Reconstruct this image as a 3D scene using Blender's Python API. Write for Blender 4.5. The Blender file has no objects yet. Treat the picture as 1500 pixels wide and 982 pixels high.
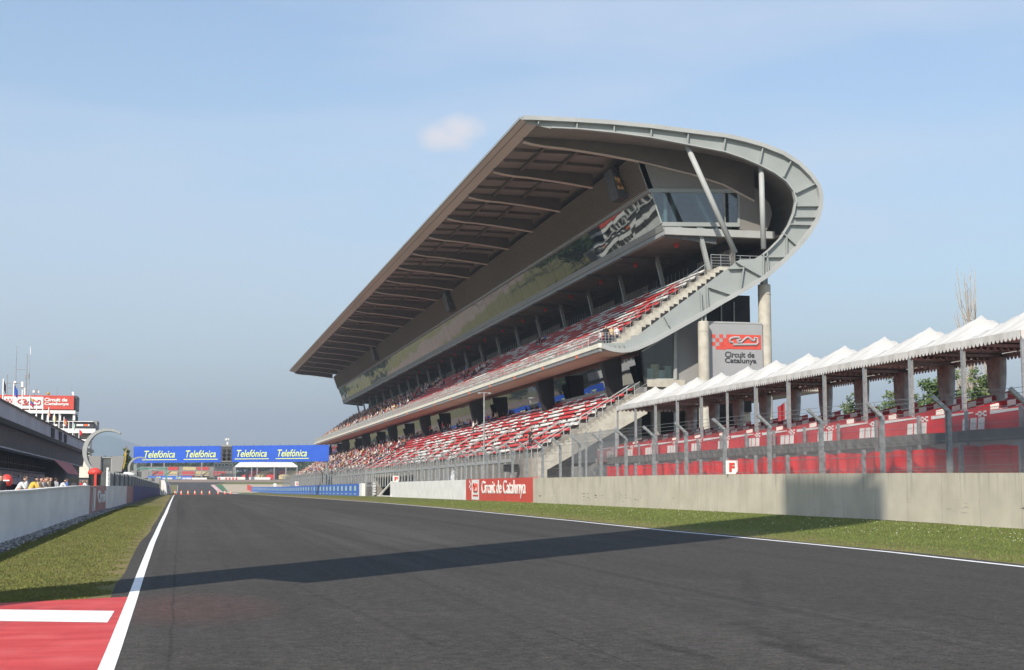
import bpy, bmesh, math, random
from mathutils import Vector, Matrix
random.seed(7)
R = random.random
U = random.uniform
scene = bpy.context.scene
col = scene.collection
# ------------------------------------------------------------------ survey helpers (camera station at the origin, +Y runs down the straight)
FPX = 2150.0; CAMH = 1.5
TH = math.atan((718-491)/FPX); PSI = math.atan((750-263.5)*math.cos(TH)/FPX)
_s, _c = math.sin(PSI), math.cos(PSI); _st, _ct = math.sin(TH), math.cos(TH)
_F = (_s*_ct, _c*_ct, _st); _R = (_c, -_s, 0); _U = (-_s*_st, -_c*_st, _ct)
def ray(x, y):
    a = (x-750)/FPX; b = (491-y)/FPX
    return [_F[i]+a*_R[i]+b*_U[i] for i in range(3)]
def at(x, y, Y):
    r = ray(x, y); t = Y/r[1]; return (r[0]*t, CAMH+r[2]*t)           # -> X, Z on the plane Y
def atx(x, y, X):
    r = ray(x, y); t = X/r[0]; return (r[1]*t, CAMH+r[2]*t)           # -> Y, Z on the plane X
def yofx(x, X):                                                       # distance along the straight of something at lateral X seen at column x
    D = 2204.0*X/(x-263.5); return (D-X*_s)/_c
GP = [(-400,.03),(0,.03),(20,.07),(44,.22),(54,.32),(62,.38),(77,.46),(107,.54),(140,.59),(186,.63),(250,.62),(400,.5),(560,.85),(690,3.8),(780,6.6),(830,7.2),(2000,8),(20000,8)]
def g(Y):
    for (a,b),(c,d) in zip(GP, GP[1:]):
        if Y <= c: return b+(d-b)*(Y-a)/(c-a)
    return 8
def lerp(tab, Y):
    if Y <= tab[0][0]: return tab[0][1]
    for (a,b),(c,d) in zip(tab, tab[1:]):
        if Y <= c: return b+(d-b)*(Y-a)/(c-a)
    return tab[-1][1]
# ------------------------------------------------------------------ mesh helpers
BASE = {}
class MB:
    def __init__(s): s.v=[]; s.f=[]; s.m=[]; s.k=0
    def add(s, vs, fs, k=None):
        n=len(s.v); s.v += [tuple(v) for v in vs]
        for f in fs: s.f.append(tuple(i+n for i in f)); s.m.append(s.k if k is None else k)
        return s
    def box(s,x0,x1,y0,y1,z0,z1,k=None):
        return s.add([(x0,y0,z0),(x1,y0,z0),(x1,y1,z0),(x0,y1,z0),(x0,y0,z1),(x1,y0,z1),(x1,y1,z1),(x0,y1,z1)],
              [(3,2,1,0),(4,5,6,7),(0,1,5,4),(1,2,6,5),(2,3,7,6),(3,0,4,7)],k)
    def bar(s,p,q,w,h=None,k=None,up=(0,0,1)):
        p=Vector(p);q=Vector(q);d=(q-p)
        if d.length<1e-6: return s
        d.normalize();u=Vector(up)
        if abs(d.dot(u))>.98: u=Vector((1,0,0))
        a=d.cross(u).normalized()*(w/2); b=a.cross(d).normalized()*((h or w)/2)
        return s.add([p-a-b,p+a-b,p+a+b,p-a+b,q-a-b,q+a-b,q+a+b,q-a+b],[(0,1,2,3),(7,6,5,4),(0,4,5,1),(1,5,6,2),(2,6,7,3),(3,7,4,0)],k)
    def tube(s,pts,r,n=8,k=None,caps=True):
        pts=[Vector(p) for p in pts]; N=len(pts); rs=r if isinstance(r,(list,tuple)) else [r]*N; b0=len(s.v); u=None
        for i,p in enumerate(pts):
            d=(pts[min(i+1,N-1)]-pts[max(i-1,0)]).normalized()
            if u is None: u=d.orthogonal().normalized()
            u=(u-d*u.dot(d)).normalized(); w=d.cross(u)
            for j in range(n):
                a=2*math.pi*j/n; s.v.append(tuple(p+(u*math.cos(a)+w*math.sin(a))*rs[i]))
        kk=s.k if k is None else k
        for i in range(N-1):
            for j in range(n):
                s.f.append((b0+i*n+j,b0+i*n+(j+1)%n,b0+(i+1)*n+(j+1)%n,b0+(i+1)*n+j)); s.m.append(kk)
        if caps:
            s.f.append(tuple(b0+j for j in reversed(range(n)))); s.m.append(kk)
            s.f.append(tuple(b0+(N-1)*n+j for j in range(n))); s.m.append(kk)
        return s
    def prismY(s,poly,y0,y1,k=None):
        n=len(poly)
        return s.add([(x,y0,z) for x,z in poly]+[(x,y1,z) for x,z in poly],
            [tuple(range(n)),tuple(range(2*n-1,n-1,-1))]+[(i,n+i,n+(i+1)%n,(i+1)%n) for i in range(n)],k)
    def prismX(s,poly,x0,x1,k=None):
        n=len(poly)
        return s.add([(x0,y,z) for y,z in poly]+[(x1,y,z) for y,z in poly],
            [tuple(range(n)),tuple(range(2*n-1,n-1,-1))]+[(i,n+i,n+(i+1)%n,(i+1)%n) for i in range(n)],k)
    def lathe(s,c,prof,n=16,k=None):
        b0=len(s.v);kk=s.k if k is None else k
        for r,z in prof:
            for j in range(n):
                a=2*math.pi*j/n; s.v.append((c[0]+r*math.cos(a),c[1]+r*math.sin(a),c[2]+z))
        for i in range(len(prof)-1):
            for j in range(n): s.f.append((b0+i*n+j,b0+i*n+(j+1)%n,b0+(i+1)*n+(j+1)%n,b0+(i+1)*n+j)); s.m.append(kk)
        s.f.append(tuple(b0+j for j in reversed(range(n)))); s.m.append(kk)
        s.f.append(tuple(b0+(len(prof)-1)*n+j for j in range(n))); s.m.append(kk)
        return s
    def strip(s,prof,off,y0,y1,k=None):      # open profile in XZ, thickened by off to its inner side, run from y0 to y1
        return s.prismY(list(prof)+list(reversed(offset(prof,off))),y0,y1,k)
    def mesh(s,name,mats,base=(0,0,0),smooth=False):
        me=bpy.data.meshes.new(name)
        bx,by,bz=base
        me.from_pydata([(x-bx,y-by,z-bz) for x,y,z in s.v],[],s.f)
        if not isinstance(mats,(list,tuple)): mats=[mats]
        for m in mats: me.materials.append(m)
        if len(mats)>1: me.polygons.foreach_set('material_index',s.m)
        if smooth: me.polygons.foreach_set('use_smooth',[True]*len(me.polygons))
        me.update(); return me
    def build(s,name,mats,parent=None,smooth=False,base=None):
        b=BASE.get(parent.name,(0,0,0)) if parent else (base or (0,0,0))
        o=bpy.data.objects.new(name,s.mesh(name,mats,b,smooth)); col.objects.link(o)
        if parent: o.parent=parent
        else: o.location=b
        BASE[o.name]=b
        return o
def offset(prof,off):
    out=[]
    for i,p in enumerate(prof):
        a=prof[max(i-1,0)];b=prof[min(i+1,len(prof)-1)]
        dx,dz=b[0]-a[0],b[1]-a[1];L=math.hypot(dx,dz) or 1
        out.append((p[0]+dz/L*off,p[1]-dx/L*off))
    return out
def tag(o,label=None,cat=None,group=None,kind=None):
    if label: o['label']=label
    if cat: o['category']=cat
    if group: o['group']=group
    if kind: o['kind']=kind
    return o
def thing(name,label,cat,loc=(0,0,0),group=None):
    o=bpy.data.objects.new(name,None); col.objects.link(o); o.location=loc; o.empty_display_size=.3
    BASE[o.name]=tuple(loc); return tag(o,label,cat,group)
def dup(root,loc,rz=0,label=None,group=None,scale=None):
    def cp(o,par):
        c=o.copy(); col.objects.link(c)
        if par: c.parent=par
        for ch in o.children: cp(ch,c)
        return c
    r=cp(root,None); r.location=loc; r.rotation_euler=(0,0,rz)
    if scale: r.scale=(scale,)*3
    if label: r['label']=label
    if group: r['group']=group
    return r
def text(name,body,origin,right,up,w,h,mat,parent=None,bold=0.0,shear=0.0,thick=.02):
    cu=bpy.data.curves.new(name,'FONT'); cu.body=body; cu.size=1; cu.offset=bold; cu.shear=shear; cu.extrude=.01; cu.resolution_u=3
    cu.align_x='LEFT'; cu.space_line=.85
    o=bpy.data.objects.new('tmp',cu); col.objects.link(o)
    dg=bpy.context.evaluated_depsgraph_get(); me=bpy.data.meshes.new_from_object(o.evaluated_get(dg)); 
    bpy.data.objects.remove(o)
    xs=[v.co.x for v in me.vertices]; ys=[v.co.y for v in me.vertices]
    x0,x1,y0,y1=min(xs),max(xs),min(ys),max(ys)
    O=Vector(origin);r=Vector(right).normalized();u=Vector(up).normalized();n=r.cross(u)
    b=Vector(BASE.get(parent.name,(0,0,0)) if parent else (0,0,0))
    for v in me.vertices:
        c=v.co; v.co=O+r*((c.x-x0)/(x1-x0)*w)+u*((c.y-y0)/(y1-y0)*h)+n*(c.z*thick/.01)-b
    me.materials.clear(); me.materials.append(mat); me.name=name
    ob=bpy.data.objects.new(name,me); col.objects.link(ob)
    if parent: ob.parent=parent
    BASE[ob.name]=tuple(b)
    return ob
# ------------------------------------------------------------------ materials
M={}
def mat(name,c1,c2=None,rough=.7,scale=3.0,metal=0.0,bump=0.0,bscale=None,stretch=(1,1,1),spec=.4,detail=5,ramp=(.35,.65)):
    m=bpy.data.materials.new(name); m.use_nodes=True; nt=m.node_tree; N=nt.nodes; L=nt.links
    b=N['Principled BSDF']; b.inputs['Roughness'].default_value=rough; b.inputs['Metallic'].default_value=metal
    b.inputs['Specular IOR Level'].default_value=spec
    if c2 is None: c2=tuple(x*.82 for x in c1)
    tc=N.new('ShaderNodeTexCoord'); mp=N.new('ShaderNodeMapping'); mp.inputs['Scale'].default_value=stretch
    L.new(tc.outputs['Object'],mp.inputs['Vector'])
    nz=N.new('ShaderNodeTexNoise'); nz.inputs['Scale'].default_value=scale; nz.inputs['Detail'].default_value=detail
    L.new(mp.outputs['Vector'],nz.inputs['Vector'])
    rp=N.new('ShaderNodeValToRGB'); rp.color_ramp.elements[0].position=ramp[0]; rp.color_ramp.elements[1].position=ramp[1]
    rp.color_ramp.elements[0].color=(*c2,1); rp.color_ramp.elements[1].color=(*c1,1)
    L.new(nz.outputs['Fac'],rp.inputs['Fac']); L.new(rp.outputs['Color'],b.inputs['Base Color'])
    if bump:
        n2=N.new('ShaderNodeTexNoise'); n2.inputs['Scale'].default_value=bscale or scale*6; n2.inputs['Detail'].default_value=4
        L.new(mp.outputs['Vector'],n2.inputs['Vector'])
        bp=N.new('ShaderNodeBump'); bp.inputs['Strength'].default_value=bump; bp.inputs['Distance'].default_value=.05
        L.new(n2.outputs['Fac'],bp.inputs['Height']); L.new(bp.outputs['Normal'],b.inputs['Normal'])
    m['rp']=rp.name; M[name]=m; return m
def nodes(m): return m.node_tree.nodes, m.node_tree.links, m.node_tree.nodes['Principled BSDF']
def mixc(N,L,fac,a,b,mode='MIX'):
    x=N.new('ShaderNodeMix'); x.data_type='RGBA'; x.blend_type=mode
    if isinstance(fac,(int,float)): x.inputs[0].default_value=fac
    else: L.new(fac,x.inputs[0])
    for i,s in ((6,a),(7,b)):
        if isinstance(s,tuple): x.inputs[i].default_value=(*s,1) if len(s)==3 else s
        else: L.new(s,x.inputs[i])
    return x.outputs[2]
def mth(N,L,op,a,b=None,c=None,clamp=False):
    x=N.new('ShaderNodeMath'); x.operation=op; x.use_clamp=clamp
    for i,s in enumerate((a,b,c)):
        if s is None: continue
        if isinstance(s,(int,float)): x.inputs[i].default_value=s
        else: L.new(s,x.inputs[i])
    return x.outputs[0]
def mapr(N,L,v,a,b,c=0.0,d=1.0):
    x=N.new('ShaderNodeMapRange'); x.clamp=True; L.new(v,x.inputs[0])
    for i,t in enumerate((a,b,c,d)): x.inputs[i+1].default_value=t
    return x.outputs[0]
def noise(N,L,vec,scale,detail=4,stretch=None):
    if stretch:
        mp=N.new('ShaderNodeMapping'); mp.inputs['Scale'].default_value=stretch; L.new(vec,mp.inputs['Vector']); vec=mp.outputs['Vector']
    n=N.new('ShaderNodeTexNoise'); n.inputs['Scale'].default_value=scale; n.inputs['Detail'].default_value=detail; L.new(vec,n.inputs['Vector']); return n.outputs['Fac']
def objxyz(N,L):
    g_=N.new('ShaderNodeNewGeometry'); s=N.new('ShaderNodeSeparateXYZ'); L.new(g_.outputs['Position'],s.inputs[0]); return g_.outputs['Position'],s.outputs[0],s.outputs[1],s.outputs[2]

mat('concrete',(.42,.39,.33),(.34,.31,.26),.85,1.2,bump=.15)
mat('concrete_dark',(.26,.24,.21),(.18,.165,.145),.85,1.0,bump=.15)
mat('concrete_pale',(.48,.45,.38),(.38,.35,.29),.85,1.5,bump=.15)
mat('soffit_bounce',(.56,.44,.36),(.50,.39,.32),.8,.25,stretch=(1,.3,1))  # concrete with warm light reflected from below painted into its colour
mat('metal_pale',(.29,.31,.30),(.26,.28,.27),.55,.5,spec=.3)
mat('metal_trim',(.36,.37,.36),(.32,.33,.32),.55,.6,spec=.3)
mat('roof_brown',(.25,.225,.205),(.20,.18,.165),.75,.35)
mat('roof_rib',(.15,.13,.115),(.115,.10,.09),.7,.5)
mat('lip_bounce',(.62,.535,.475),(.56,.48,.425),.7,.15,stretch=(1,.25,1))  # grey lip tinted brownish pink to carry the warm reflected light
mat('louvre',(.38,.35,.305),(.34,.31,.27),.7,.2,stretch=(1,.3,1))
mat('grey_wall',(.20,.19,.175),(.175,.165,.15),.75,.3)
mat('cladding',(.27,.265,.255),(.235,.23,.225),.55,.4)
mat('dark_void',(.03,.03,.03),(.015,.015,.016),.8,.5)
mat('panel_brown',(.18,.165,.145),(.13,.12,.105),.75,.6)
mat('steel',(.32,.33,.33),(.22,.23,.23),.5,4,metal=.5)
mat('steel_dark',(.13,.14,.14),(.09,.095,.095),.55,3,metal=.4)
mat('galvanised',(.36,.38,.38),(.26,.275,.28),.5,6,metal=.35)
mat('white_paint',(.78,.77,.74),(.68,.67,.64),.55,1.0)
mat('white_line',(.80,.80,.79),(.66,.66,.65),.7,3.0,bump=.1,ramp=(.25,.5))
mat('cream',(.74,.70,.58),(.66,.62,.50),.6,.8)
mat('red_paint',(.62,.06,.045),(.52,.045,.035),.55,1.0)
mat('red_sign',(.58,.075,.05),(.50,.06,.04),.55,1.0)
mat('seat_red',(.60,.042,.034),(.50,.032,.027),.45,.8)
mat('seat_white',(.76,.74,.70),(.62,.60,.56),.45,.8)
mat('seat_yellow',(.62,.50,.26),(.52,.42,.2),.5,.8)
mat('tent_white',(.60,.585,.55),(.47,.455,.42),.6,.9,bump=.5,bscale=1.6,stretch=(.5,1.6,1))
mat('curtain',(.34,.34,.33),(.24,.24,.235),.8,3,bump=.3)
mat('tarp_red',(.60,.028,.032),(.40,.015,.02),.42,.9,bump=.5,bscale=2.2,stretch=(1,1,.5))
mat('tarp_dark',(.30,.018,.024),(.22,.013,.018),.55,1.2,bump=.3,bscale=3)
mat('grey_band',(.17,.15,.14),(.085,.085,.082),.8,3.5,stretch=(1,1.6,.12),bump=.2)
mat('blue_board',(.02,.10,.55),(.018,.088,.48),.45,.4)
mat('blue_wall',(.045,.15,.55),(.035,.12,.47),.5,.5)
mat('blue_deep',(.03,.07,.30),(.022,.05,.23),.55,.6)
mat('lime_text',(.72,.80,.28),(.66,.74,.25),.5,2)
mat('black_text',(.05,.05,.055),(.04,.04,.04),.5,2)
mat('black_box',(.02,.02,.02),(.012,.012,.012),.45,2)
mat('lens_glass',(.008,.008,.009),(.006,.006,.006),.1,2,spec=.8)
mat('orange',(.80,.16,.04),(.7,.13,.03),.5,2)
mat('teal_post',(.10,.30,.24),(.08,.24,.2),.6,2)
mat('skin',(.52,.30,.21),(.45,.25,.17),.55,6)
mat('hair',(.035,.022,.014),(.02,.014,.01),.6,12)
mat('trousers',(.035,.04,.06),(.025,.03,.045),.8,6)
SH=[mat('shirt_white',(.62,.61,.60),None,.8,5),mat('shirt_red',(.50,.03,.03),None,.8,5),mat('shirt_black',(.025,.025,.028),None,.8,5),
    mat('shirt_tan',(.55,.42,.24),None,.8,5),mat('shirt_blue',(.08,.16,.40),None,.8,5),mat('shirt_yellow',(.68,.42,.06),None,.8,5),mat('shirt_grey',(.32,.33,.35),None,.8,5)]
mat('bark',(.13,.10,.075),(.08,.06,.045),.9,6,bump=.5)
mat('bark_pale',(.44,.38,.31),(.32,.27,.22),.9,6,bump=.4)
for i,(a,b) in enumerate([((.10,.145,.035),(.05,.085,.02)),((.075,.12,.03),(.04,.07,.018)),((.13,.16,.05),(.07,.10,.028))]):
    m=mat('leaf_%s'%'abc'[i],a,b,.6,1.1,spec=.3)
    N,L,B=nodes(m); B.inputs['Subsurface Weight'].default_value=0
mat('far_leaf',(.075,.10,.035),(.04,.06,.022),.8,.3)
mat('gravel_tan',(.46,.38,.27),(.38,.31,.22),.95,.6,bump=.3)
mat('gravel_brown',(.27,.19,.14),(.21,.15,.11),.95,.5,bump=.3)
mat('gravel_grey',(.20,.20,.20),(.07,.07,.07),.95,9,bump=1.0,bscale=14)
mat('service_concrete',(.30,.28,.25),(.22,.205,.18),.9,.4,bump=.2)
mat('pit_asphalt',(.10,.10,.10),(.08,.08,.08),.9,.7)
mat('hill',(.06,.085,.045),(.035,.055,.03),.95,.004)
mat('yellow_flag',(.45,.31,.03),None,.7,4); mat('blue_flag',(.02,.08,.4),None,.7,4)
mat('pit_white',(.80,.80,.79),(.68,.68,.68),.7,.7,stretch=(1,.5,1.5))
mat('pit_grey',(.80,.80,.82),(.66,.66,.69),.7,.5,stretch=(1,.6,.3))
mat('pit_dark_wall',(.17,.165,.165),(.14,.135,.135),.75,.4)
mat('gold',(.55,.33,.12),(.12,.06,.03),.5,2.5,ramp=(.45,.55))
mat('screen_panel',(.07,.072,.075),(.05,.05,.055),.5,2)
def glass_mirror(name,tint,rough,wave,scale):
    m=mat(name,tint,tuple(x*.85 for x in tint),rough,.5,metal=1.0)
    N,L,B=nodes(m); P,x,y,z=objxyz(N,L)
    n=noise(N,L,P,scale,2,(1,.55,1.0)); bp=N.new('ShaderNodeBump'); bp.inputs['Strength'].default_value=1.0; bp.inputs['Distance'].default_value=wave
    L.new(n,bp.inputs['Height']); L.new(bp.outputs['Normal'],B.inputs['Normal']); return m
glass_mirror('mirror_glass',(.155,.175,.165),.02,.022,.16)
glass_mirror('dark_glass',(.12,.127,.137),.02,.02,.15)
def see_through(name,tint,gloss=.12,rough=.03):
    m=bpy.data.materials.new(name); m.use_nodes=True; N=m.node_tree.nodes; L=m.node_tree.links; N.remove(N['Principled BSDF']); out=N['Material Output']
    t=N.new('ShaderNodeBsdfTransparent'); t.inputs[0].default_value=(*tint,1); gl=N.new('ShaderNodeBsdfGlossy'); gl.inputs['Roughness'].default_value=rough
    lw=N.new('ShaderNodeLayerWeight'); lw.inputs[0].default_value=.3
    f=mth(N,L,'MULTIPLY_ADD',lw.outputs['Fresnel'],.7,gloss,True)
    mx=N.new('ShaderNodeMixShader'); L.new(f,mx.inputs[0]); L.new(t.outputs[0],mx.inputs[1]); L.new(gl.outputs[0],mx.inputs[2]); L.new(mx.outputs[0],out.inputs[0]); M[name]=m; return m
see_through('window_glass',(.42,.56,.58)); see_through('pale_glass',(.90,.95,.97),.015); see_through('lower_window_glass',(.55,.62,.60),.03)
def wire_mat(name,colr,cell,duty):                                   # chain link woven on a diagonal grid, open between the wires
    m=bpy.data.materials.new(name); m.use_nodes=True; N=m.node_tree.nodes; L=m.node_tree.links; b=N['Principled BSDF']; out=N['Material Output']
    b.inputs['Base Color'].default_value=(*colr,1); b.inputs['Metallic'].default_value=.3; b.inputs['Roughness'].default_value=.55
    P,x,y,z=objxyz(N,L)
    def line(sg):
        t=mth(N,L,'ADD',y,mth(N,L,'MULTIPLY',z,sg)); t=mth(N,L,'DIVIDE',t,cell); t=mth(N,L,'FRACT',t); return mth(N,L,'LESS_THAN',t,duty)
    f=mth(N,L,'MAXIMUM',line(1.0),line(-1.0)); tr=N.new('ShaderNodeBsdfTransparent'); mx=N.new('ShaderNodeMixShader')
    L.new(f,mx.inputs[0]); L.new(tr.outputs[0],mx.inputs[1]); L.new(b.outputs[0],mx.inputs[2]); L.new(mx.outputs[0],out.inputs[0]); M[name]=m; return m
wire_mat('wire_mesh',(.24,.245,.245),.11,.08)
wire_mat('wire_mesh_dense',(.24,.25,.25),.09,.24)
# ground materials
SKID=[(5.45,13.35,5.4,11.6,.16,.6),(5.95,15.2,5.6,12.6,.14,.4),(4.35,13.6,4.5,12.2,.12,.55),(1.7,22.4,2.35,13.6,.07,.35),(9.5,24,6.5,16,.18,.25),(3.5,60,5.2,24,.2,.3),(4.9,60,6.6,26,.2,.3),(8,90,10,40,.25,.3)]   # tyre marks
def asphalt():
    m=mat('asphalt',(.066,.061,.054),(.056,.052,.046),.9,.5,spec=.12); N,L,B=nodes(m); P,x,y,z=objxyz(N,L)
    c=N[m['rp']].outputs['Color']
    st=noise(N,L,P,1.0,4,(1.6,.03,1)); c=mixc(N,L,mapr(N,L,st,.38,.64,0,.7),c,(.090,.083,.074))
    big=noise(N,L,P,.09,3,(1,.5,1)); c=mixc(N,L,mapr(N,L,big,.4,.7,0,.5),c,(.052,.048,.043))
    wob=mth(N,L,'MULTIPLY',noise(N,L,P,.35,2),1.6)
    sm=mth(N,L,'ADD',mth(N,L,'MULTIPLY',x,-.35),mth(N,L,'ADD',y,wob))
    seam=mapr(N,L,sm,34.0,34.6,1,0); c=mixc(N,L,mth(N,L,'MULTIPLY',seam,.30),c,(.044,.041,.037))
    wx=noise(N,L,P,.6,2,(1,.4,1)); ln=mth(N,L,'ABSOLUTE',mth(N,L,'SUBTRACT',mth(N,L,'ADD',mth(N,L,'MULTIPLY',x,1.0),mth(N,L,'MULTIPLY_ADD',y,-.30,wx)),.2))
    c=mixc(N,L,mapr(N,L,ln,.015,.06,.16,0),c,(.03,.03,.03))
    ln2=mth(N,L,'ABSOLUTE',mth(N,L,'SUBTRACT',mth(N,L,'ADD',x,mth(N,L,'MULTIPLY_ADD',y,.35,wx)),14.0)); c=mixc(N,L,mapr(N,L,ln2,.03,.16,.25,0),c,(.03,.03,.03))
    dx=mth(N,L,'SUBTRACT',x,.15); dy=mth(N,L,'MULTIPLY',mth(N,L,'SUBTRACT',y,18.6),.45)
    rr=mth(N,L,'ADD',mth(N,L,'MULTIPLY',dx,dx),mth(N,L,'MULTIPLY',dy,dy)); c=mixc(N,L,mapr(N,L,rr,.1,1.6,.28,0),c,(.16,.06,.055))
    lx_=mth(N,L,'DIVIDE',mth(N,L,'ADD',x,mth(N,L,'MULTIPLY',noise(N,L,P,.5,2),.10)),3.75); wn=N.new('ShaderNodeTexWhiteNoise'); wn.noise_dimensions='1D'; L.new(mth(N,L,'FLOOR',lx_),wn.inputs['W'])
    c=mixc(N,L,mapr(N,L,wn.outputs[0],0,1,0,.5),c,(.050,.046,.041))
    jf=mth(N,L,'ABSOLUTE',mth(N,L,'SUBTRACT',mth(N,L,'FRACT',lx_),.5)); c=mixc(N,L,mapr(N,L,jf,.493,.499,0,.45),c,(.025,.023,.021))
    rb=noise(N,L,P,1.0,5,(2.6,.012,1)); c=mixc(N,L,mapr(N,L,rb,.56,.70,0,.45),c,(.036,.034,.032))
    pt=noise(N,L,P,.33,6); c=mixc(N,L,mapr(N,L,pt,.58,.66,0,.22),c,(.085,.078,.070))
    for ax_,ay_,bx_,by_,wd_,al_ in SKID:
        L2=(bx_-ax_)**2+(by_-ay_)**2
        px_=mth(N,L,'SUBTRACT',x,ax_); py_=mth(N,L,'SUBTRACT',y,ay_); tt=mth(N,L,'DIVIDE',mth(N,L,'ADD',mth(N,L,'MULTIPLY',px_,bx_-ax_),mth(N,L,'MULTIPLY',py_,by_-ay_)),L2,None,True)
        ex_=mth(N,L,'SUBTRACT',px_,mth(N,L,'MULTIPLY',tt,bx_-ax_)); ey_=mth(N,L,'SUBTRACT',py_,mth(N,L,'MULTIPLY',tt,by_-ay_)); dd=mth(N,L,'SQRT',mth(N,L,'ADD',mth(N,L,'MULTIPLY',ex_,ex_),mth(N,L,'MULTIPLY',ey_,ey_))); dd=mth(N,L,'ADD',dd,mth(N,L,'MULTIPLY_ADD',noise(N,L,P,3,3),.3,-.15))
        c=mixc(N,L,mapr(N,L,dd,wd_*.3,wd_,al_,0),c,(.026,.025,.024))
    fine=noise(N,L,P,42,3); c=mixc(N,L,mapr(N,L,fine,.3,.7,.0,1.0),mixc(N,L,1.0,c,(.58,.58,.58),'MULTIPLY'),mixc(N,L,1.0,c,(1.42,1.42,1.42),'MULTIPLY'))
    f2=noise(N,L,P,9,4); c=mixc(N,L,mapr(N,L,f2,.35,.65),mixc(N,L,1.0,c,(.80,.80,.80),'MULTIPLY'),mixc(N,L,1.0,c,(1.18,1.18,1.18),'MULTIPLY'))
    L.new(c,B.inputs['Base Color'])
    bp=N.new('ShaderNodeBump'); bp.inputs['Strength'].default_value=.6; bp.inputs['Distance'].default_value=.008; L.new(fine,bp.inputs['Height']); L.new(bp.outputs['Normal'],B.inputs['Normal'])
asphalt()
def grass():
    m=mat('grass_ground',(.125,.145,.036),(.095,.115,.028),.9,.35,spec=.15); N,L,B=nodes(m); P,x,y,z=objxyz(N,L)
    c=N[m['rp']].outputs['Color']
    n1=noise(N,L,P,.8,6); n2=noise(N,L,P,.25,4); 
    leftd=mapr(N,L,x,-1.0,3.0,.36,0); edge=mapr(N,L,x,15.2,18.5,.85,0); edge=mth(N,L,'MULTIPLY',edge,mapr(N,L,x,2,5,0,1)); edl=mth(N,L,'MULTIPLY',mapr(N,L,x,-2.0,-.6,0,.5),mapr(N,L,x,0,3,1,0))
    far=mapr(N,L,y,60,200,0,.3)
    d=mth(N,L,'ADD',mth(N,L,'ADD',leftd,edge),mth(N,L,'ADD',edl,far)); d=mth(N,L,'ADD',d,mth(N,L,'MULTIPLY_ADD',n1,1.6,-.85)); d=mth(N,L,'ADD',d,mth(N,L,'MULTIPLY_ADD',n2,.8,-.4),None,True)
    c=mixc(N,L,d,c,(.21,.165,.075))
    fn=noise(N,L,P,14,5); c=mixc(N,L,mapr(N,L,fn,.3,.7),mixc(N,L,1.0,c,(.72,.72,.72),'MULTIPLY'),mixc(N,L,1.0,c,(1.22,1.22,1.22),'MULTIPLY'))
    L.new(c,B.inputs['Base Color']); bp=N.new('ShaderNodeBump'); bp.inputs['Strength'].default_value=.9; bp.inputs['Distance'].default_value=.06; L.new(fn,bp.inputs['Height']); L.new(bp.outputs['Normal'],B.inputs['Normal'])
grass()
def trackwall():
    m=mat('barrier_concrete',(.50,.46,.37),(.42,.385,.305),.85,.8); N,L,B=nodes(m); P,x,y,z=objxyz(N,L); c=N[m['rp']].outputs['Color']
    drip=noise(N,L,P,1.0,5,(1,5.0,.25)); top=mth(N,L,'SUBTRACT',z,mth(N,L,'MULTIPLY_ADD',y,.0028,.2)); tm=mapr(N,L,top,.7,1.9,0,1)
    c=mixc(N,L,mth(N,L,'MULTIPLY',mapr(N,L,drip,.54,.78,0,.75),tm),c,(.20,.18,.15))
    st=noise(N,L,P,1.0,3,(1,1.3,.12)); c=mixc(N,L,mapr(N,L,st,.55,.75,0,.28),c,(.30,.27,.22))
    fr=mth(N,L,'FRACT',mth(N,L,'DIVIDE',mth(N,L,'ADD',y,mth(N,L,'MULTIPLY',noise(N,L,P,2,3),.25)),2.6)); c=mixc(N,L,mapr(N,L,fr,.0,.02,.55,0),c,(.17,.15,.12))
    sc=noise(N,L,P,1.0,5,(1,1.1,9)); lowm=mth(N,L,'MULTIPLY',mapr(N,L,top,.3,.5),mapr(N,L,top,.75,1.0,1,0)); c=mixc(N,L,mth(N,L,'MULTIPLY',mapr(N,L,sc,.60,.66),mth(N,L,'MULTIPLY',lowm,mapr(N,L,noise(N,L,P,.35,2),.52,.6))),c,(.05,.05,.055))
    L.new(c,B.inputs['Base Color'])
trackwall()
# ================================================================== SETTING
ST=[-400,-60,-20,0,5,10,14,17,20,23,26,30,34,38,41,44,47,50,54,58,62,66,70,77,85,95,107,120,140,160,186,215,250,300,350,400,450,500,560,600,645,690,735,780,830,1000,1500,2000,4000,9500]
def stations(a,b):
    return sorted({a,b}|{y for y in ST if a<y<b})
def sheet(name,fl,fr,dz,m,a,b,lab=None):
    mb=MB(); ys=stations(a,b)
    fl_=fl if callable(fl) else (lambda Y:fl); fr_=fr if callable(fr) else (lambda Y:fr)
    vs=[]; fs=[]
    for i,y in enumerate(ys):
        vs+= [(fl_(y),y,g(y)+dz),(fr_(y),y,g(y)+dz)]
        if i: fs.append((2*i-2,2*i-1,2*i+1,2*i))
    mb.add(vs,fs); o=mb.build(name,m); return tag(o,kind='structure')
LEFT=[(12,-.54),(21,-.58),(25,-.60),(38,-.64),(48,-.63),(71,-.60),(154,-.75),(255,-.95),(400,-1.0),(690,-.95)]
RIGHT=[(-400,15),(24,14.97),(31,15.3),(39,15.15),(49,14.75),(60,14.45),(71,14.4),(90,14.5),(105,14.5),(133,14.25),(175,13.9),(214,13.6),(400,13.9),(690,13.8)]
tl=lambda Y:lerp(LEFT,Y); tr=lambda Y:lerp(RIGHT,Y)
sheet('ground',-9000,9000,0,M['grass_ground'],-400,9500)
sheet('pit_lane',-60,-4.6,.012,M['pit_asphalt'],-60,420)
sheet('service_road',lambda Y:lerp([(30,27.6),(80,26.6),(107,26.3),(400,26.6)],Y),95,.012,M['service_concrete'],-60,520)
sheet('track',lambda Y:tl(Y)-.26-.05*math.sin(Y*1.7),lambda Y:tr(Y)+.42+.1*math.sin(Y*.5),.008,M['asphalt'],-60,690)
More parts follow.
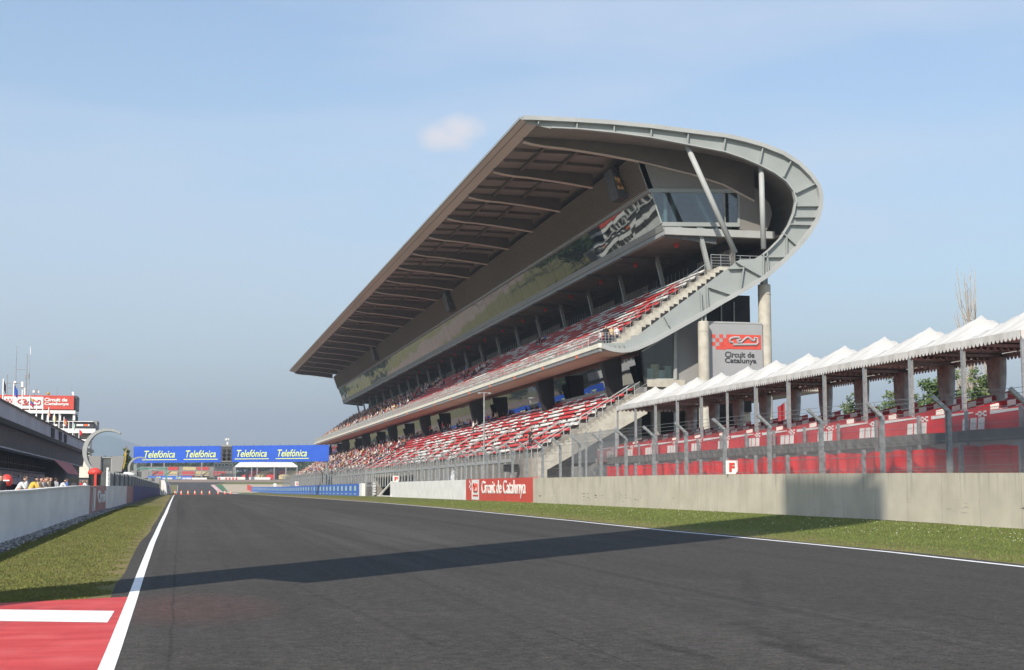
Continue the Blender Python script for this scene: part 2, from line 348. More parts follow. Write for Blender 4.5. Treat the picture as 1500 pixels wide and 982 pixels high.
def turn(name,pts,dz,m):                                            # flat polygon draped on the ground profile
    mb=MB(); mb.add([(x,y,g(y)+dz) for x,y in pts],[tuple(range(len(pts)))]); return tag(mb.build(name,m),kind='structure')
turn('track',[(-9,690),(14.2,690),(22,735),(-9,735)],.010,M['asphalt'])
sheet('track_line',lambda Y:tl(Y)-.065,lambda Y:tl(Y)+.065,.014,M['white_line'],-40,688)
sheet('track_line',lambda Y:tr(Y)-.085,lambda Y:tr(Y)+.085,.014,M['white_line'],-40,688)
# painted run-off with its white stripe
mb=MB(); rp_=[(-.575,9),(-.60,20.5),(-2.18,19.75),(-4.1,18.9),(-4.1,9)]; mb.add([(x,y,g(y)+.011) for x,y in rp_],[tuple(range(5))])
m=mat('runoff_red',(.60,.07,.065),(.44,.035,.036),.75,1.3,bump=.35,bscale=40,stretch=(.6,2.2,1),ramp=(.3,.7)); N,L,B=nodes(m); P,x,y,z=objxyz(N,L); c=N[m['rp']].outputs['Color']
c=mixc(N,L,mapr(N,L,noise(N,L,P,55,3),.62,.75,0,.5),c,(.12,.06,.055)); c=mixc(N,L,mapr(N,L,noise(N,L,P,1.0,5,(3.0,.35,1)),.56,.7,0,.45),c,(.16,.03,.03)); c=mixc(N,L,mapr(N,L,noise(N,L,P,1.4,5),.5,.75,0,.4),c,(.66,.16,.15)); L.new(c,B.inputs['Base Color'])
N,L,B=nodes(M['white_line']); P,x,y,z=objxyz(N,L); c=N[M['white_line']['rp']].outputs['Color']; c=mixc(N,L,mapr(N,L,noise(N,L,P,60,3),.64,.76,0,.55),c,(.25,.24,.23)); c=mixc(N,L,mapr(N,L,noise(N,L,P,1.2,5,(3,.5,1)),.58,.72,0,.3),c,(.42,.40,.38)); L.new(c,B.inputs['Base Color'])
tag(mb.build('painted_runoff',m),kind='structure')
mb=MB(); mb.add([(x,y,g(y)+.0155) for x,y in [(-.73,16.65),(-.72,18.16),(-2.06,18.66),(-4.1,19.4),(-4.1,17.9),(-1.88,17.07)]],[tuple(range(6))]); tag(mb.build('runoff_stripe',M['white_line']),kind='structure')
PW=[(10,-4.35),(37,-4.22),(64,-3.95),(90,-3.72),(120,-3.58),(286,-3.5),(430,-3.6)]
pw=lambda Y:lerp(PW,Y)
sheet('gravel_strip',lambda Y:pw(Y)-.1,lambda Y:pw(Y)+.50+.10*math.sin(Y*2.1)+.06*math.sin(Y*5.3),.016,M['gravel_grey'],10,125)
# far end of the straight: gravel bed and run-off before the first corner
sheet('gravel_bed',lambda Y:lerp([(470,17.5),(560,17.5),(690,19)],Y),lambda Y:lerp([(470,24.5),(560,27),(690,60)],Y),.02,M['gravel_tan'],470,700)
sheet('gravel_bed',-130,160,.024,M['gravel_brown'],738,905)
m=mat('painted_green',(.05,.16,.07),None,.9,.4)
sheet('green_runoff',lambda Y:tr(Y)+.5,lambda Y:tr(Y)+lerp([(300,1.6),(420,3.2),(690,5.2)],Y),.018,m,300,690)
mb=MB(); ys=[380+i*4.6 for i in range(68)]
for i,y in enumerate(ys):
    x=tr(y)+.1; mb.add([(x,y,g(y)+.02),(x+1.5,y,g(y)+.07),(x+1.5,y+4.6,g(y+4.6)+.07),(x,y+4.6,g(y+4.6)+.02)],[(0,1,2,3)],i%2)
tag(mb.build('kerb',[M['white_paint'],M['red_paint']]),kind='structure')
# hills far beyond
def hill(name,pts,y,dep):
    mb=MB(); n=90; vs=[];fs=[]; xs=[pts[0][0]+(pts[-1][0]-pts[0][0])*i/n for i in range(n+1)]
    for x in xs:
        h=lerp(pts,x)*(1+.05*math.sin(x*.013)+.03*math.sin(x*.041))
        for j,t in enumerate((0,.5,.8,1,.6,0)): vs.append((x+40*math.sin(j*3+x*.01),y+dep*(j/5),7+h*t*(1+.05*math.sin(x*.02+j))))
    for i in range(n):
        for j in range(5): fs.append((i*6+j,(i+1)*6+j,(i+1)*6+j+1,i*6+j+1))
    mb.add(vs,fs); return tag(mb.build(name,M['hill'],smooth=True),kind='structure')
hill('hills',[(-3400,150),(-2300,210),(-1400,270),(-800,330),(-560,310),(-100,240),(500,190),(1200,150),(2300,90),(3400,20)],8000,1400)
mb=MB()
for _ in range(3600):
    y=22+R()**1.3*60; x=pw(y)+U(-.02,.62)*R()**.6; r=U(.018,.055); z=g(y)+.02; q=[Vector((U(.6,1.2)*a,U(.6,1.2)*b,U(.5,.9)*c_))*r for a,b,c_ in ((1,0,0),(0,1,0),(-1,0,0),(0,-1,0),(0,0,1),(0,0,-1))]
    mb.add([Vector((x,y,z))+v for v in q],[(0,1,4),(1,2,4),(2,3,4),(3,0,4),(1,0,5),(2,1,5),(3,2,5),(0,3,5)],random.randint(0,2))
mat('stone_a',(.30,.29,.28),(.2,.195,.19),.9,8); mat('stone_b',(.16,.16,.16),(.10,.10,.10),.9,8); mat('stone_c',(.42,.40,.37),(.3,.29,.27),.9,8)
tag(mb.build('gravel_stones',[M['stone_a'],M['stone_b'],M['stone_c']]),kind='stuff')
# grass blades near the camera
def blades(name,n,area,hmin,hmax,mats):
    mb=MB()
    for _ in range(n):
        x,y=area(); 
        if x is None: continue
        h=U(hmin,hmax); a=U(0,6.28); w=U(.004,.009)*(1+y/60); z=g(y); lx,ly=U(-.6,.6)*h,U(-.6,.6)*h
        mb.add([(x-w*math.cos(a),y-w*math.sin(a),z),(x+w*math.cos(a),y+w*math.sin(a),z),(x+lx,y+ly,z+h)],[(0,1,2)],random.choice([0,0,1,2]))
    return tag(mb.build(name,mats),kind='stuff')
def cat_(f):
    return f
mat('blade_a',(.15,.17,.045),(.115,.135,.036),.7,2,spec=.2);mat('blade_b',(.165,.155,.05),(.13,.125,.04),.7,2,spec=.2);mat('blade_c',(.25,.20,.09),(.18,.145,.06),.8,2,spec=.2);mat('blade_g',(.15,.20,.045),(.115,.155,.035),.7,2,spec=.2)
def left_area():
    y=19.5+(R()**1.9)*75; x=U(pw(y)+.5+.12*math.sin(y*2.1),tl(y)-.45+.15*math.sin(y*3.3)); 
    if y<20.6 and x>-4.2 and y<20.4+ (x+.68)*.46: return None,0
    return x,y
blades('grass_blades',95000,left_area,.010,.030,[M['blade_b'],M['blade_a'],M['blade_a']])
def right_area():
    y=26+(R()**1.6)*95; t=R()**.8; x=tr(y)+.5+t*(lerp([(30,27.2),(62,26.5),(80,25.9),(300,25.9)],y)-tr(y)-.6)
    return x,y
o=blades('grass_blades',70000,right_area,.02,.065,[M['blade_g'],M['blade_a'],M['blade_b']])
mb=MB(); mat('clover',(.70,.70,.55),None,.8,3)
for _ in range(1600):
    x,y=right_area()
    if (x-tr(y))<2.5+U(0,3) or math.sin(x*1.3+y*.4)+math.sin(y*.9-x*.5)+U(-1,1)<-.2: continue
    z=g(y)+U(.06,.12); s=U(.014,.026); mb.add([(x-s,y,z),(x,y-s,z+s*.6),(x+s,y,z),(x,y+s,z+s)],[(0,1,2),(0,2,3)])
tag(mb.build('clover_blossom',M['clover']),kind='stuff')

# ================================================================== RIGHT SIDE: WALLS AND FENCE
RW=[(-60,27.4),(44,27.26),(54,27.2),(62,26.75),(70,26.35),(78,26.0),(90,25.85),(107,25.8),(140,25.9),(190,26.0),(560,26.0)]
rw=lambda Y:lerp(RW,Y)
def wall_run(mb,fx,a,b,h,th,k=0,z0=-.3,side=1):                     # upright wall following a line, th thick away from the track
    ys=stations(a,b); vs=[];fs=[]
    for i,y in enumerate(ys):
        x=fx(y); vs+=[(x,y,g(y)+z0),(x,y,g(y)+h),(x+th*side,y,g(y)+h),(x+th*side,y,g(y)+z0)]
        if i:
            for j in range(4): fs.append((4*i-4+j,4*i-4+(j+1)%4,4*i+(j+1)%4,4*i+j))
    n=len(ys); fs+=[(0,1,2,3),(4*n-1,4*n-2,4*n-3,4*n-4)]; return mb.add(vs,fs,k)
YB0,YB1=yofx(778,25.8),yofx(680.5,25.9); YG=yofx(570,26.0); YG2=yofx(528.5,26.0); YE=yofx(364,26.0)
tw=thing('track_wall','long drip stained concrete barrier wall with a white stretch and a red lettered panel','wall',(26,YG,.6))
wall_run(MB(),rw,-60,YB0,1.85,.42).build('concrete_wall',M['barrier_concrete'],tw)
wall_run(MB(),rw,YB1,YG,1.86,.42).build('white_section',M['white_paint'],tw)
sgn=wall_run(MB(),rw,YB0,YB1,1.90,.42).build('red_panel',M['red_sign'],tw)
def on_wall(yy,z): return Vector((rw(yy)-.02,yy,g(yy)+z))
def ysplit(px): return yofx(px,25.85)
a,b=ysplit(768),ysplit(703); text('lettering','Circuit de Catalunya',(rw(b)-.02,b,g(b)+.28),(rw(a)-rw(b),a-b,0),(0,0,1),b-a,1.45,M['white_paint'],sgn,bold=.008)
a,b=ysplit(699.5),ysplit(688.5); mb=MB(); mb.add([(rw(y)-.02,y,g(y)+z) for y,z in ((a,.06),(a,1.84),(b,1.84),(b,.06))],[(0,1,2,3)]); mb.add([(rw(y)-.035,y,g(y)+z) for y,z in ((a+.4,.35),(a+.4,.5),(b-.6,.5),(b-.6,.35))],[(0,1,2,3)],1)
a2=a+.6; L_=(b-a)-1.4
LOGO=[(.02,.62),(.10,.80),(.22,.86),(.36,.84),(.40,.72),(.28,.56),(.30,.44),(.42,.42),(.50,.62),(.60,.84),(.68,.84),(.76,.66),(.84,.56),(.88,.66),(.86,.80),(.96,.78),(.98,.40),(.94,.24),(.16,.22),(.16,.40),(.06,.46),(.02,.62)]
mb.tube([(rw(a2)-.04,b-.8-(L_)*u,g(a2)+.55+1.1*v) for u,v in LOGO],.075,4,1)
for i in range(4):
    for j in range(2):
        if (i+j)%2: continue
        y0=b+.15+j*.5; mb.add([(rw(y0)-.03,yy,g(y0)+z) for yy,z in ((y0,.9+i*.22),(y0+.5,.9+i*.22),(y0+.5,1.12+i*.22),(y0,1.12+i*.22))],[(0,1,2,3)],0)
mb.build('circuit_logo',[M['white_paint'],M['red_sign']],sgn)
bw=thing('blue_barrier','long blue barrier with pale green marks, a white near end and a red far end','barrier',(26,YG2,.6))
wall_run(MB(),rw,YG2+3.2,YE-22,1.80,.4).build('blue_wall',M['blue_wall'],bw)
wall_run(MB(),rw,YG2,YG2+3.2,1.86,.6).build('white_end',M['white_paint'],bw)
wall_run(MB(),rw,YE-22,YE+16,1.95,.6).build('red_end',M['red_paint'],bw)
mat('pale_green',(.42,.58,.50),None,.6,4)
y=YG2+7
while y<YE-30:
    mb=MB(); mb.add([(rw(y)-.02,y+a,g(y)+z) for a,z in ((0,.75),(2.6,.75),(2.6,1.5),(0,1.5))],[(0,1,2,3)]); mb.add([(rw(y)-.02,y+a,g(y)+z) for a,z in ((-.3,.2),(2.9,.2),(2.9,.34),(-.3,.34))],[(0,1,2,3)]); mb.build('sponsor_mark',M['pale_green'],bw); y+=6.2+ (y-YG2)*.004
mb=MB(); yj=yofx(455,26); mb.box(rw(yj)-.03,rw(yj)+.02,yj,yj+.9,g(yj)+.02,g(yj)+1.86); mb.build('joint_post',M['steel_dark'],bw)
# debris fence
DF=[44.4+5.18*k for k in range(-2,72)]
gap=lambda Y:YG+.5<Y<YG2-.5
df=thing('debris_fence','tall debris fence of grey posts cranked towards the track above the long concrete wall','fence',(26.6,44,2.1))
pi=0
for k,Y in enumerate(DF):
    if gap(Y) or Y>395: continue
    x=rw(Y)+.52; z0=g(Y); zt=4.18+z0*.9; mb=MB()
    mb.bar((x,Y-.085,z0),(x,Y-.085,zt),.16,.03,up=(0,1,0)).bar((x,Y+.085,z0),(x,Y+.085,zt),.16,.03,up=(0,1,0)).bar((x,Y,z0),(x,Y,zt),.03,.16,up=(0,1,0))
    mb.bar((x+.03,Y,zt-.04),(x-.62,Y,zt+.52),.12,.14)
    mb.build('fence_post',M['galvanised'],df)
def wires(mb,Y0,Y1,cell,r,dense=True):
    ys=[Y0+(Y1-Y0)*i/8 for i in range(9)]
    def X(Y): return rw(Y)+.40
    zb=lambda Y:g(Y)+1.86; zt=lambda Y:4.18+g(Y)*.9
    L_=Y1-Y0; n=int(L_/cell)
    for sg in (1,-1):
        for i in range(-int(2.6/cell)-1,n+int(2.6/cell)+2):
            y0=Y0+i*cell; H_=zt(y0)-zb(y0); ya,yb=y0,y0+sg*H_; za,zb_=zb(y0),zt(y0)
            pa,pb=(ya,za),(yb,zb_)
            def clip(p,q):
                (a,b),(c,d)=p,q
                lo,hi=0,1
                for lim,s in ((Y0,1),(Y1,-1)):
                    fa,fc=(a-lim)*s,(c-lim)*s
                    if fa<0 and fc<0: return None
                    if fa<0: lo=max(lo,fa/(fa-fc))
                    elif fc<0: hi=min(hi,fa/(fa-fc))
                if lo>=hi: return None
                return (a+(c-a)*lo,b+(d-b)*lo),(a+(c-a)*hi,b+(d-b)*hi)
            cl=clip(pa,pb)
            if cl:
                (a,b),(c,d)=cl; mb.bar((X(a),a,b),(X(c),c,d),r)
mb=MB(); wires(mb,34.2,62,.125,.0055); wires(mb,62,96,.125,.0035); mb.build('chain_link',M['galvanised'],df)
def fpanel(mb,Y0,Y1,dx,z0,z1,k=0):
    ys=stations(Y0,Y1)
    for a,b in zip(ys,ys[1:]): mb.add([(rw(a)+dx,a,z0(a)),(rw(b)+dx,b,z0(b)),(rw(b)+dx,b,z1(b)),(rw(a)+dx,a,z1(a))],[(0,1,2,3)],k)
zt=lambda Y:4.18+g(Y)*.9
mb=MB(); fpanel(mb,96,YG,.40,lambda Y:g(Y)+1.86,zt); mb.build('chain_link',M['wire_mesh'],df)
mb=MB(); fpanel(mb,YG2,395,.40,lambda Y:g(Y)+1.8,zt); mb.build('chain_link',M['wire_mesh'],df)
mb=MB()
for (a,b) in ((34.2,YG),(YG2,395)):
    n=int((b-a)/5.18)
    for i in range(n):
        y0=a+(b-a)*i/n;y1=a+(b-a)*(i+1)/n
        for f_ in (0.0,.25,.5,.75,1.0):
            p=lambda y,s=0: (rw(y)+.38,y,g(y)+1.95+(zt(y)-g(y)-1.95)*f_)
            ym=(y0+y1)/2; pm=list(p(ym)); pm[2]-=.03*R(); mb.bar(p(y0),pm,.014).bar(pm,p(y1),.014)
        for t in (.35,.7,1.0):
            q=lambda y:(rw(y)+.52-.62*t,y,zt(y)+.52*t)
            mb.bar(q(y0),q(y1),.016)
mb.build('tension_wire',M['steel'],df)
# marker boards on the wall
def marker(px,Y,label,letter,w=.55,h=.66,round_=False):
    x=rw(Y)-.03; z=g(Y)+1.87; t=thing('marker_sign',label,'sign',(x,Y,z)); mb=MB()
    if round_: 
        mb.add([(x+w/2*math.cos(a*math.pi/8),Y,z+h/2+h/2*math.sin(a*math.pi/8)) for a in range(16)]+[(x+w/2*math.cos(a*math.pi/8),Y+.03,z+h/2+h/2*math.sin(a*math.pi/8)) for a in range(16)],[tuple(range(16)),tuple(range(31,15,-1))]+[(i,i+16,(i+1)%16+16,(i+1)%16) for i in range(16)])
        mb.bar((x+.015,Y,z),(x+.015,Y,z+.1),.06)
    else: mb.add([(x+.2-a*w,Y+d,z+b*h) for d in (0,.03) for a,b in ((.5,0.),(.5,1),(-.5,1),(-.5,.22),(-.28,0.))],[(0,1,2,3,4),(9,8,7,6,5)]+[(i,i+5,(i+1)%5+5,(i+1)%5) for i in range(5)])
    mb.build('board',M['white_paint'],t)
    if letter: text('letter',letter,(x+.2-w*.24,Y-.012,z+h*.16),(1,0,0),(0,0,1),w*.46,h*.68,M['red_paint'],t,bold=.05)
marker(1057,yofx(1057.5,26.2),'white board with a red F on the concrete wall in front of the red tarpaulins','F',.62,.66)
marker(575,yofx(576,26.0)-.3,'small white board with a red F at the far end of the white wall','F',.85,.75)
marker(433,yofx(433,26),'small white square board with a red mark above the blue barrier','O',1.0,1.0)
marker(402,yofx(402,26),'tiny white disc above the far part of the blue barrier','',1.0,1.0,True)
# gate in the wall: brace, posts, white lettered post, grass bank behind
t=thing('wall_brace','white diagonal brace leaning on the end of the white wall','brace',(26,YG+1,.7)); mb=MB()
mb.bar((26.2,YG+.3,2.5),(26.0,YG+10,.8),.18).bar((26.2,YG+.2,.6),(26.2,YG+.2,2.4),.2).bar((26.0,YG-1.5,.72),(26.0,YG+11.5,.72),.35,.12); mb.build('brace',M['white_paint'],t)
t=thing('gate_post','grey post with white scribbled panels in the wall opening','post',(26.5,YG2-8,.6)); mb=MB()
mb.bar((26.5,YG2-9,.5),(26.5,YG2-9,4.6),.25); mb.build('post',M['galvanised'],t); mb=MB()
for i in range(5): mb.box(26.35,26.40,YG2-13+R()*1.2,YG2-9.6-R(),.85+i*.36,1.05+i*.36+.1*R())
mb.build('panel',M['white_paint'],t)
mb=MB(); 
for (yc,xc,s) in ((YG+9,31,3.2),(YG+16,31.5,3.4),(YG+3,32,3)):
    mb.lathe((xc,yc,.4),[(s,0),(s*.95,.5),(s*.75,1.1),(s*.4,1.5),(.2,1.65)],14)
tag(mb.build('grass_bank',M['grass_ground'],smooth=True),kind='structure')
# signal light boxes, covered camera, lamp mast
Y=yofx(745,27.3); t=thing('signal_lights','pair of black signal boxes on a white post behind the red lettered panel','signal',(27.3,Y,.6)); mb=MB(); mb.bar((27.4,Y,.5),(27.4,Y,3.2),.16); mb.build('post',M['white_paint'],t)
for d in (-.34,.34): 
    mb=MB(); xx=27.3+d*.96; mb.box(xx-.29,xx+.29,Y-.3,Y-.02,3.02,3.64); 
    for s in (-1,1): mb.box(xx+s*.27-.02,xx+s*.27+.02,Y-.42,Y-.3,3.02,3.64)
    mb.box(xx-.3,xx+.3,Y-.42,Y-.3,3.62,3.66); mb.build('light_box',M['black_box'],t)
Y=yofx(660,27.2); t=thing('covered_camera','small camera under a white cloth behind the white wall','camera',(27.2,Y,.6)); mb=MB(); mb.lathe((27.3,Y,2.0),[(.42,0),(.55,.45),(.42,.8),(.30,1.2),(.14,1.45),(.05,1.5)],9); mb.build('cloth',mat('cloth',(.70,.71,.72),(.45,.46,.47),.8,3,bump=.8,bscale=4),t); mb=MB(); mb.tube([(27.3,Y,.5),(27.3,Y,2.1)],.12); mb.build('stand',M['steel_dark'],t)
X=28.0; Y=yofx(706.5,X); t=thing('lamp_mast','thin grey mast with a short crossbar at its top in front of the lower seats','mast',(X,Y,.6)); mb=MB(); mb.tube([(X,Y,.5),(X,Y,10.7)],[.1,.06],8); mb.build('pole',M['galvanised'],t)
mb=MB(); mb.bar((X-.55,Y,10.7),(X+.55,Y,10.7),.06); 
for d in (-.5,.5): mb.box(X+d-.12,X+d+.12,Y-.15,Y+.1,10.58,10.72)
mb.build('crossbar',M['galvanised'],t)
# ================================================================== MAIN GRANDSTAND
Y0,Y1=118.0,387.6; BAY=12.5
def P(lst,Y=Y0): return [at(x,y,Y) for x,y in lst]
OUT=[(763.5,175),(765,171),(786,171.5),(840,174.2),(893,177.7),(948.8,183),(1004,190),(1059.7,197),(1090,203.5),(1115,210.7),(1146,222.8),(1170.6,238.4),(1188,255.7),(1200,273),(1203.5,288.7),(1202.5,306),(1196.6,326.8),(1184.5,345.8),(1170.6,363.2),(1146.3,387.4),(1122,408.2),(1094,425.6),(1059.7,444.6),(1025,465.4),(990,485),(960,501.6),(946,508),(933.7,513.4),(921.5,516.6),(909.3,517.5),(897,516.2),(889,514.2),(881,511)]
INN=[(772,181),(786,184),(806.7,188.6),(844.8,190.4),(900,196),(952,203),(1004,213),(1059.7,223.8),(1087.4,233.2),(1111.7,243.6),(1132.5,254.5),(1149.8,267),(1160.2,281),(1163.7,296),(1160.2,313),(1153.3,330),(1141,349.3),(1125.5,365),(1115,373.6),(1104.7,379.8),(1084,380.2),(960,472.2),(934.5,491),(925.2,491.8),(924.8,497.2),(917.4,498.3),(916.6,502),(886.5,502.8),(882,503.2)]
O=P(OUT); I=P(INN)
gs=thing('main_grandstand','large two tier main grandstand with red and white seats under a long curved grey roof','grandstand',(34,Y0,.6))
# --- roof shell
iB=[i for i,p in enumerate(OUT) if p==(1025,465.4)][0]
mb=MB(); mb.strip(O[1:iB+2],.22,Y0+.15,Y1); roof=mb.build('roof',M['metal_trim'],gs)
mb=MB(); mb.prismY([O[iB+1]]+O[iB+2:]+[at(882,503.2,Y0)]+list(reversed(offset(O[iB+1:],.35)))[:-1],Y0+.15,Y1); mb.build('soffit',M['soffit_bounce'],gs)
# front lip of the roof
lip=[O[0],at(766,172,Y0),at(786,173.5,Y0),at(786,184,Y0)]
mb=MB(); mb.prismY(lip,Y0+.02,Y1); l=mb.build('roof_lip',M['lip_bounce'],gs)
mb=MB(); x,z=O[0]; mb.bar((x-.02,Y0,z+.12),(x-.02,Y1,z+.12),.18,.22); mb.build('gutter',M['metal_pale'],l)
a,b=Vector((O[0][0],0,O[0][1])),Vector((lip[3][0],0,lip[3][1])); c=a.lerp(b,.38); mb=MB(); mb.bar((c.x,Y0+.05,c.z-.015),(c.x,Y1,c.z-.015),.05,.04); mb.build('seam',M['roof_brown'],l)
# ceiling boards under the roof, ribs and purlins
CE=offset(O[2:iB],.62); cA=[p for p in CE]
mb=MB(); mb.strip(cA,.08,Y0+.4,Y1); mb.build('ceiling',M['roof_brown'],gs)
def along(prof,x):                                                   # z on the upper run of a profile at lateral x
    if x<=prof[0][0]: return prof[0][1]
    for p,q in zip(prof,prof[1:]):
        if p[0]<=x<=q[0]: return p[1]+(q[1]-p[1])*(x-p[0])/(q[0]-p[0])
    return prof[-1][1]
Iup=[p for p in I[1:14]]; Cup=cA[:13]
LVT=(38.55,31.15)
for k in range(22):
    y=Y0+4.6+BAY*k
    if y>Y1: break
    xs=[28.6,29.4,30.5,32,34,36,38.4]; 
    if k==0: xs+=[41,44,47,50]
    mb=MB(); mb.prismY([(x,along(Cup,x)-.02) for x in xs]+[(x,along(Iup,x)-.34-.055*(x-28.6)) for x in reversed(xs)],y-.16,y+.16)
    for a,b in zip(xs,xs[1:]): mb.bar((a,y,along(Iup,a)-.37-.055*(a-28.6)),(b,y,along(Iup,b)-.37-.055*(b-28.6)),.55,.07,k=1)
    mb.build('rib',[M['roof_rib'],M['lip_bounce']],gs)
mb=MB()
for x in (31.2,34.4): mb.bar((x,Y0+4.6,along(Cup,x)-.2),(x,Y1-.5,along(Cup,x)-.2),.26,.34)
for k in range(21):
    for d in (4.2,8.4):
        y=Y0+4.6+BAY*k+d
        for a,b in zip((28.7,31,34),(31,34,38.3)): mb.bar((a,y,along(Cup,a)-.2),(b,y,along(Cup,b)-.2),.14,.3)
mb.build('purlins',M['roof_rib'],gs)
# --- end fascia: curved grey band with flanges and stiffeners
mb=MB(); poly=O[1:]+list(reversed(I)); mb.prismY(poly,Y0,Y0+.12); fa=mb.build('end_fascia',M['metal_pale'],gs)
def flange(name,prof,w,dep,m,par):
    mb=MB(); inn=offset(prof,w); n=len(prof); vs=[];fs=[]
    for (a,b),(c,d) in zip(prof,inn): vs+=[(a,Y0-dep,b),(c,Y0-dep,d),(c,Y0,d),(a,Y0,b)]
    for i in range(n-1):
        for j in range(4): fs.append((4*i+j,4*i+(j+1)%4,4*i+4+(j+1)%4,4*i+4+j))
    fs+=[(0,1,2,3),(4*n-1,4*n-2,4*n-3,4*n-4)]; mb.add(vs,fs); return mb.build(name,m,par)
flange('outer_flange',[(p[0],p[1]) for p in O[1:]],.36,.42,M['metal_trim'],fa)
flange('inner_flange',I[2:19],-.10,.32,M['metal_trim'],fa)
cp=lambda x,y:(720+x/2.885,150+y/2.885)
SG=[((195,74),(195,94)),((359,84),(357,111)),((515,97),(515,128)),((672,105),(670,148)),((828,124),(824,180)),((985,150),(975,208)),((1143,190),(1128,262)),((1265,243),(1228,318)),((1362,347),(1282,385)),((1382,440),(1285,440)),((1370,487),(1277,487)),((1345,520),(1255,517)),((1225,552),(1287,608)),((1243,570),(1243,652)),((1145,655),(1243,655)),((1145,645),(1145,740)),((1160,632),(1166,722)),((1030,675),(1062,695)),((1062,695),(1047,797)),((1000,705),(1058,703)),((1062,695),(1138,737)),((915,783),(1020,818)),((1020,818),(1048,800)),((880,802),(885,890)),((905,778),(912,885)),((728,908),(747,945))]
for p,q in SG+[(None,px) for px in (893,899,905.6,912.3)]:
    mb=MB()
    if p: a=at(*cp(*p),Y0); b=at(*cp(*q),Y0); mb.bar((a[0],Y0-.15,a[1]),(b[0],Y0-.15,b[1]),.10,.30,up=(0,1,0))
    else: a=at(q,505,Y0); b=at(q,511.5,Y0); mb.bar((a[0],Y0-.1,a[1]),(b[0],Y0-.1,b[1]),.08,.2,up=(0,1,0))
    mb.build('stiffener',M['metal_pale'],fa)
for p,q,r in (((1006,213),(1077,371),.24),((1115,243),(1118.5,365),.24),):
    a=at(*p,Y0+.4);b=at(*q,Y0+.4); mb=MB(); mb.tube([(a[0],Y0+.4,a[1]),(b[0],Y0+.4,b[1])],r,12); mb.build('strut',M['metal_trim'],gs,smooth=True)
# --- louvred screen, glazed lounge and its slab
YE_=Y0+4.7
lvb=at(949.5,277.5,YE_); lvt=at(931,226,YE_); gt=at(953,278.5,YE_); gb=at(970,329,YE_); lb=at(972.5,342,YE_)
mb=MB(); n=20; prof=[]
for i in range(n):
    t0,t1=i/n,(i+.60)/n; p=lambda t,d:(lvb[0]+(lvt[0]-lvb[0])*t-d,lvb[1]+(lvt[1]-lvb[1])*t)
    prof+=[p(t0,.0),p(t0,.20),p(t1,.06),p(t1,0)]
prof+=[(lvt[0]+.5,lvt[1]),(lvb[0]+.5,lvb[1])]; mb.prismY(prof,YE_,Y1); mb.build('louvre_screen',M['louvre'],gs)
mb=MB(); mb.prismY([(lvb[0]-.012,lvb[1]),(lvt[0]-.012,lvt[1]),(lvt[0]+.1,lvt[1]),(lvb[0]+.1,lvb[1])],YE_+.03,Y1-.03); mb.build('louvre_gap_shade',M['dark_void'],gs)  # near-black sheet that paints the shade into the gaps between slats
mb=MB(); mb.prismY([lvb,(lvb[0]+.02,lvb[1]-.25),(gt[0],gt[1]-.25),(gt[0]+1,gt[1]-.25),(lvb[0]+1,lvb[1])],YE_-.05,Y1); mb.build('glazing_head',M['metal_pale'],gs)
mb=MB(); k=0; y=YE_; 
while y<Y1-1:
    y2=min(y+BAY/3,Y1); d=U(-.010,.010); mb.add([(gt[0]+.05,y+.03,gt[1]-.25),(gt[0]+.05+d,y2-.03,gt[1]-.25),(gb[0]+.05+d+U(-.008,.008),y2-.03,gb[1]),(gb[0]+.05,y+.03,gb[1])],[(0,1,2,3)]); y=y2
mb.build('lounge_glazing',M['mirror_glass'],gs)
mb=MB(); s0=(gb[0]-.05,gb[1]); 
mb.prismY([s0,(lb[0],lb[1]+.30),(lb[0]+2,lb[1]+.30),(gb[0]+1,gb[1])],YE_-.02,Y1); mb.prismY([(lb[0]+.05,lb[1]+.27),(lb[0]+.05,lb[1]-.1),(lb[0]+.5,lb[1]-.1),(lb[0]+.5,lb[1]+.27)],YE_,Y1,1); led=mb.build('lounge_ledge',[M['metal_pale'],M['metal_pale']],gs)
for k in range(22): 
    y=Y0+4.9+BAY*k; mb=MB(); mb.prismY([(lb[0]-.1,lb[1]-.13),(lb[0]+5,lb[1]-.13),(lb[0]+5,lb[1]-.75),(lb[0]+.4,lb[1]-.3),(lb[0]-.1,lb[1]-.22)],y,y+.3); mb.build('ledge_bracket',M['steel_dark'],led)
mb=MB(); mb.box(lb[0]+.5,53,YE_+.02,Y1-.02,lb[1]-.02,lb[1]+.25); mb.build('lounge_floor',M['panel_brown'],gs)
# end wall of the lounge (recessed behind the fascia), with its window
EW=[(931,226),(993,235),(1039,246.5),(1079.5,261),(1111,278),(1127,297.5),(1131,313),(1127,330),(1120,343)]
E=P(EW,YE_); w0=at(955,281,YE_); w1=at(1083,282,YE_); w2=at(1083,328,YE_); w3=at(970,327,YE_)
mb=MB(); mb.prismY([E[0],E[1],E[2],E[3],E[4],(E[4][0],w1[1]+.28),(w0[0]-.1,w0[1]+.28),lvb],YE_,YE_+.25); mb.prismY([(w1[0]+.02,w1[1]+.275),(E[4][0],w1[1]+.275)]+E[5:]+[(w2[0]+.02,lb[1]+.65)],YE_,YE_+.25); mb.build('end_wall',M['grey_wall'],gs)
mb=MB(); mb.bar((w0[0]-.1,YE_+.05,w0[1]+.1),(w1[0],YE_+.05,w1[1]+.1),.3,.34); mb.bar((w1[0]-.06,YE_+.05,w1[1]),(w2[0]-.06,YE_+.05,w2[1]),.2,.2); mb.bar((w3[0],YE_+.05,w3[1]-.1),(w2[0],YE_+.05,w2[1]-.1),.3,.36); mb.bar((w0[0]-.05,YE_+.06,w0[1]),(w3[0]-.05,YE_+.06,w3[1]),.10,.12)
xm=at(1062,300,YE_)[0]; mb.bar((xm,YE_+.06,w2[1]),(xm,YE_+.06,w1[1]),.05,.08)
